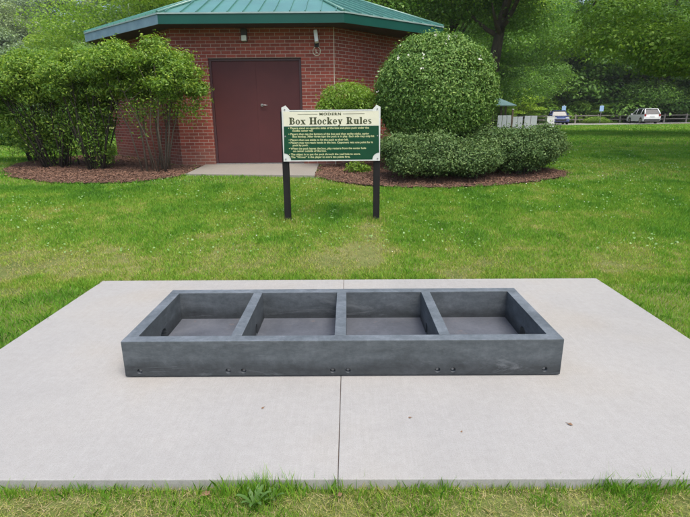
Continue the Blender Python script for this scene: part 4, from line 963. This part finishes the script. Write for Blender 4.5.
# tufts along the pad's front edge
for (tx, n_, hh) in ((-1.43, 60, .08), (-1.25, 40, .07), (-.52, 130, .10), (-.43, 120, .10), (-.36, 160, .12), (-.27, 110, .11), (-.20, 60, .09), (-.05, 50, .09), (.05, 30, .08), (-.80, 40, .07), (.42, 60, .08), (.30, 50, .07), (1.13, 50, .11), (1.30, 70, .10), (1.42, 50, .09), (-1.05, 30, .06), (.78, 20, .06), (.92, 30, .07), (-.64, 40, .07)):
    x = tx+rg2.normal(0, .035, n_); y = 1.725+rg2.normal(0, .02, n_); y = np.minimum(y, 1.752)
    add(*blades(x, y, hh*rg2.uniform(.4, 1.1, n_), rg2.uniform(.0025, .004, n_), np.clip(rg2.normal(.62, .15, n_), 0, 1), rg2, .7, z=np.full(n_, -.05)))
n_ = 1500; x = rg2.uniform(-1.9, 1.9, n_); y = 1.745-np.abs(rg2.normal(0, .012, n_))
add(*blades(x, y, rg2.uniform(.02, .065, n_), rg2.uniform(.002, .0035, n_), np.clip(rg2.normal(.5, .2, n_), 0, 1), rg2, .6, z=np.full(n_, -.05)))
# lawn: density falls, width grows with distance
def lawn(n, y0, y1, w0, h0, wb, hb=0.0):
    y = np.sqrt(rg2.uniform(y0**2, y1**2, n)) ; x = rg2.uniform(-1, 1, n)*(y*.80+.8); k = excl(x, y); x, y = x[k], y[k]
    t = field_tint(x, y, rg2); dens = np.clip((t-.10)*2.6+.45, .35, 1); k = rg2.uniform(size=len(x)) < dens; x, y, t = x[k], y[k], t[k]
    h = (h0*(.45+.8*np.clip(t, 0, 1)))*rg2.uniform(.5, 1.3, len(x)); tt = np.clip(t+rg2.normal(0, .12, len(x)), 0, 1)
    add(*blades(x, y, h, w0*rg2.uniform(.7, 1.3, len(x))*(1+wb*(y-y0)), tt, rg2, .9))
lawn(110000, 1.9, 4.6, .0042, .050, .05)
lawn(380000, 4.3, 8.5, .0060, .050, .08)
lawn(280000, 8.5, 15, .0095, .055, .06)
lawn(150000, 15, 32, .020, .070, .04)
lawn(70000, 32, 52, .05, .09, .02)
for px_ in (-.762, .424):
    n_ = 420; a = rg2.uniform(0, 2*np.pi, n_); r_ = .05+np.abs(rg2.normal(0, .05, n_)); x = px_+r_*np.cos(a); y = 6.455+r_*np.sin(a)
    add(*blades(x, y, rg2.uniform(.04, .11, n_), rg2.uniform(.003, .006, n_), np.clip(rg2.normal(.38, .2, n_), 0, 1), rg2, .6))
V = np.concatenate(VV); T = np.concatenate(TT)
g_ = link('grass', raw_mesh('grass', V, np.arange(len(V)).reshape(-1, 5), tint=T), M['grass'])
tag(g_, 'short green lawn grass with worn straw-coloured patches round the concrete pad', 'grass', kind='stuff')

# clover leaves / blossoms dotted over the lawn
n = 7500; y = np.sqrt(rg2.uniform(5.2**2, 14**2, n)); x = rg2.uniform(-1, 1, n)*y*.8; k = excl(x, y) & (fbm(x, y, .8, 61) > .47); x, y = x[k], y[k]; n = len(x)
C = np.stack([x, y, gz(x, y)+rg2.uniform(.035, .065, n)], -1); Nn = norm(rg2.normal(size=(n, 3))*.5+np.array([0, -.2, 1]))
big = rg2.uniform(size=n) < .10
me = leaf_mesh('clover', C[~big], Nn[~big], .026, .9, rg2, np.clip(rg2.normal(.75, .2, (~big).sum()), 0, 1))
tag(link('clover_leaves', me, M['clover']), 'pale green clover leaves scattered through the lawn', 'clover', kind='stuff')
me = leaf_mesh('clover_blossom', C[big], Nn[big], .013, 1.0, rg2); tag(link('clover_blossoms', me, M['flower']), 'tiny white clover blossoms dotted over the lawn', 'clover', kind='stuff')

# broad-leaved weed and dead leaves
def broadleaf(parent, n, size, mat, cx=0, cy=0, up=.5):
    for k in range(n):
        a = 2*math.pi*k/n+random.uniform(-.3, .3); L_ = size*random.uniform(.75, 1.2); W_ = L_*.27; mb = MB(); rows = []
        for i in range(7):
            t = i/6; wv = W_*.5*math.sin(math.pi*min(1, t*.92+.06))**.8*(1-.12*math.sin(t*21)); r = L_*t; z = up*L_*math.sin(t*1.6)*.9
            c = Vector((math.cos(a)*r, math.sin(a)*r, z)); s_ = Vector((-math.sin(a), math.cos(a), 0))*wv
            rows.append([mb.bm.verts.new(c-s_+Vector((0, 0, wv*.35))), mb.bm.verts.new(c), mb.bm.verts.new(c+s_+Vector((0, 0, wv*.35)))])
        for A, B in zip(rows, rows[1:]):
            for j in range(2): f = mb.bm.faces.new((A[j], A[j+1], B[j+1], B[j])); f.smooth = True
        mb.build('leaf', mat, parent, (cx, cy, 0))
wd = empty('broad_weed', (-.385, 1.665, -.05), 'broad-leaved weed growing among grass at the front edge of the pad, left of the joint', 'weed'); broadleaf(wd, 8, .072, M['weed'], up=.95)
wd2 = empty('broad_weed', (-.315, 1.69, -.05), 'smaller broad-leaved weed just right of the larger one', 'weed'); broadleaf(wd2, 6, .058, M['weed'], up=1.0)
def deadleaf(x, y, z, s_, rz, lab):
    mb = MB(); n = 9; c = mb.bm.verts.new((0, 0, .3*s_)); ring_ = [mb.bm.verts.new((s_*(.55+.25*(k % 2))*math.cos(2*math.pi*k/n), s_*(.5+.2*(k % 2))*math.sin(2*math.pi*k/n)*.75, s_*(.05+.25*random.random()))) for k in range(n)]
    for k in range(n): mb.bm.faces.new((c, ring_[k], ring_[(k+1) % n]))
    mb.tube([(s_*.6, 0, s_*.15), (s_*1.1, .1*s_, s_*.1)], .001, 4)
    o = mb.build('fallen_leaf', M['deadleaf'], None, (x, y, z)); o.rotation_euler.z = rz; tag(o, lab, 'leaf', 'fallen brown leaves')
deadleaf(-.60, 1.71, -.03, .032, .4, 'largest curled brown dead leaf on the grass before the pad, left of the weed')
deadleaf(-.03, 1.70, -.03, .020, 1.4, 'curled brown dead leaf on the grass at the pad joint')
deadleaf(1.13, 2.13, .002, .020, 2.2, 'small brown dead leaf lying on the right front of the pad')
deadleaf(.33, 2.20, .001, .012, .2, 'tiny brown leaf on the pad before the box, right of the joint')
deadleaf(-.45, 2.30, .001, .014, .9, 'tiny brown leaf on the pad before the box, left of the joint')
deadleaf(.57, 2.08, .001, .010, .9, 'tiny dark leaf scrap on the pad between the box and its front edge')

# ------------------------------------------------------------------ haze
hz = MB().box(-260, 260, -60, 250, -1.2, 75).build('haze', None); hz['kind'] = 'stuff'; tag(hz, 'thin pale summer haze softening the far hillside', 'haze')
m = bpy.data.materials.new('haze_air'); m.use_nodes = True; N = m.node_tree.nodes; N.remove(N['Principled BSDF'])
pv = N.new('ShaderNodeVolumePrincipled'); pv.inputs['Color'].default_value = (.86, .90, .92, 1); pv.inputs['Density'].default_value = .0004
m.node_tree.links.new(pv.outputs[0], N['Material Output'].inputs['Volume']); hz.data.materials.append(m)
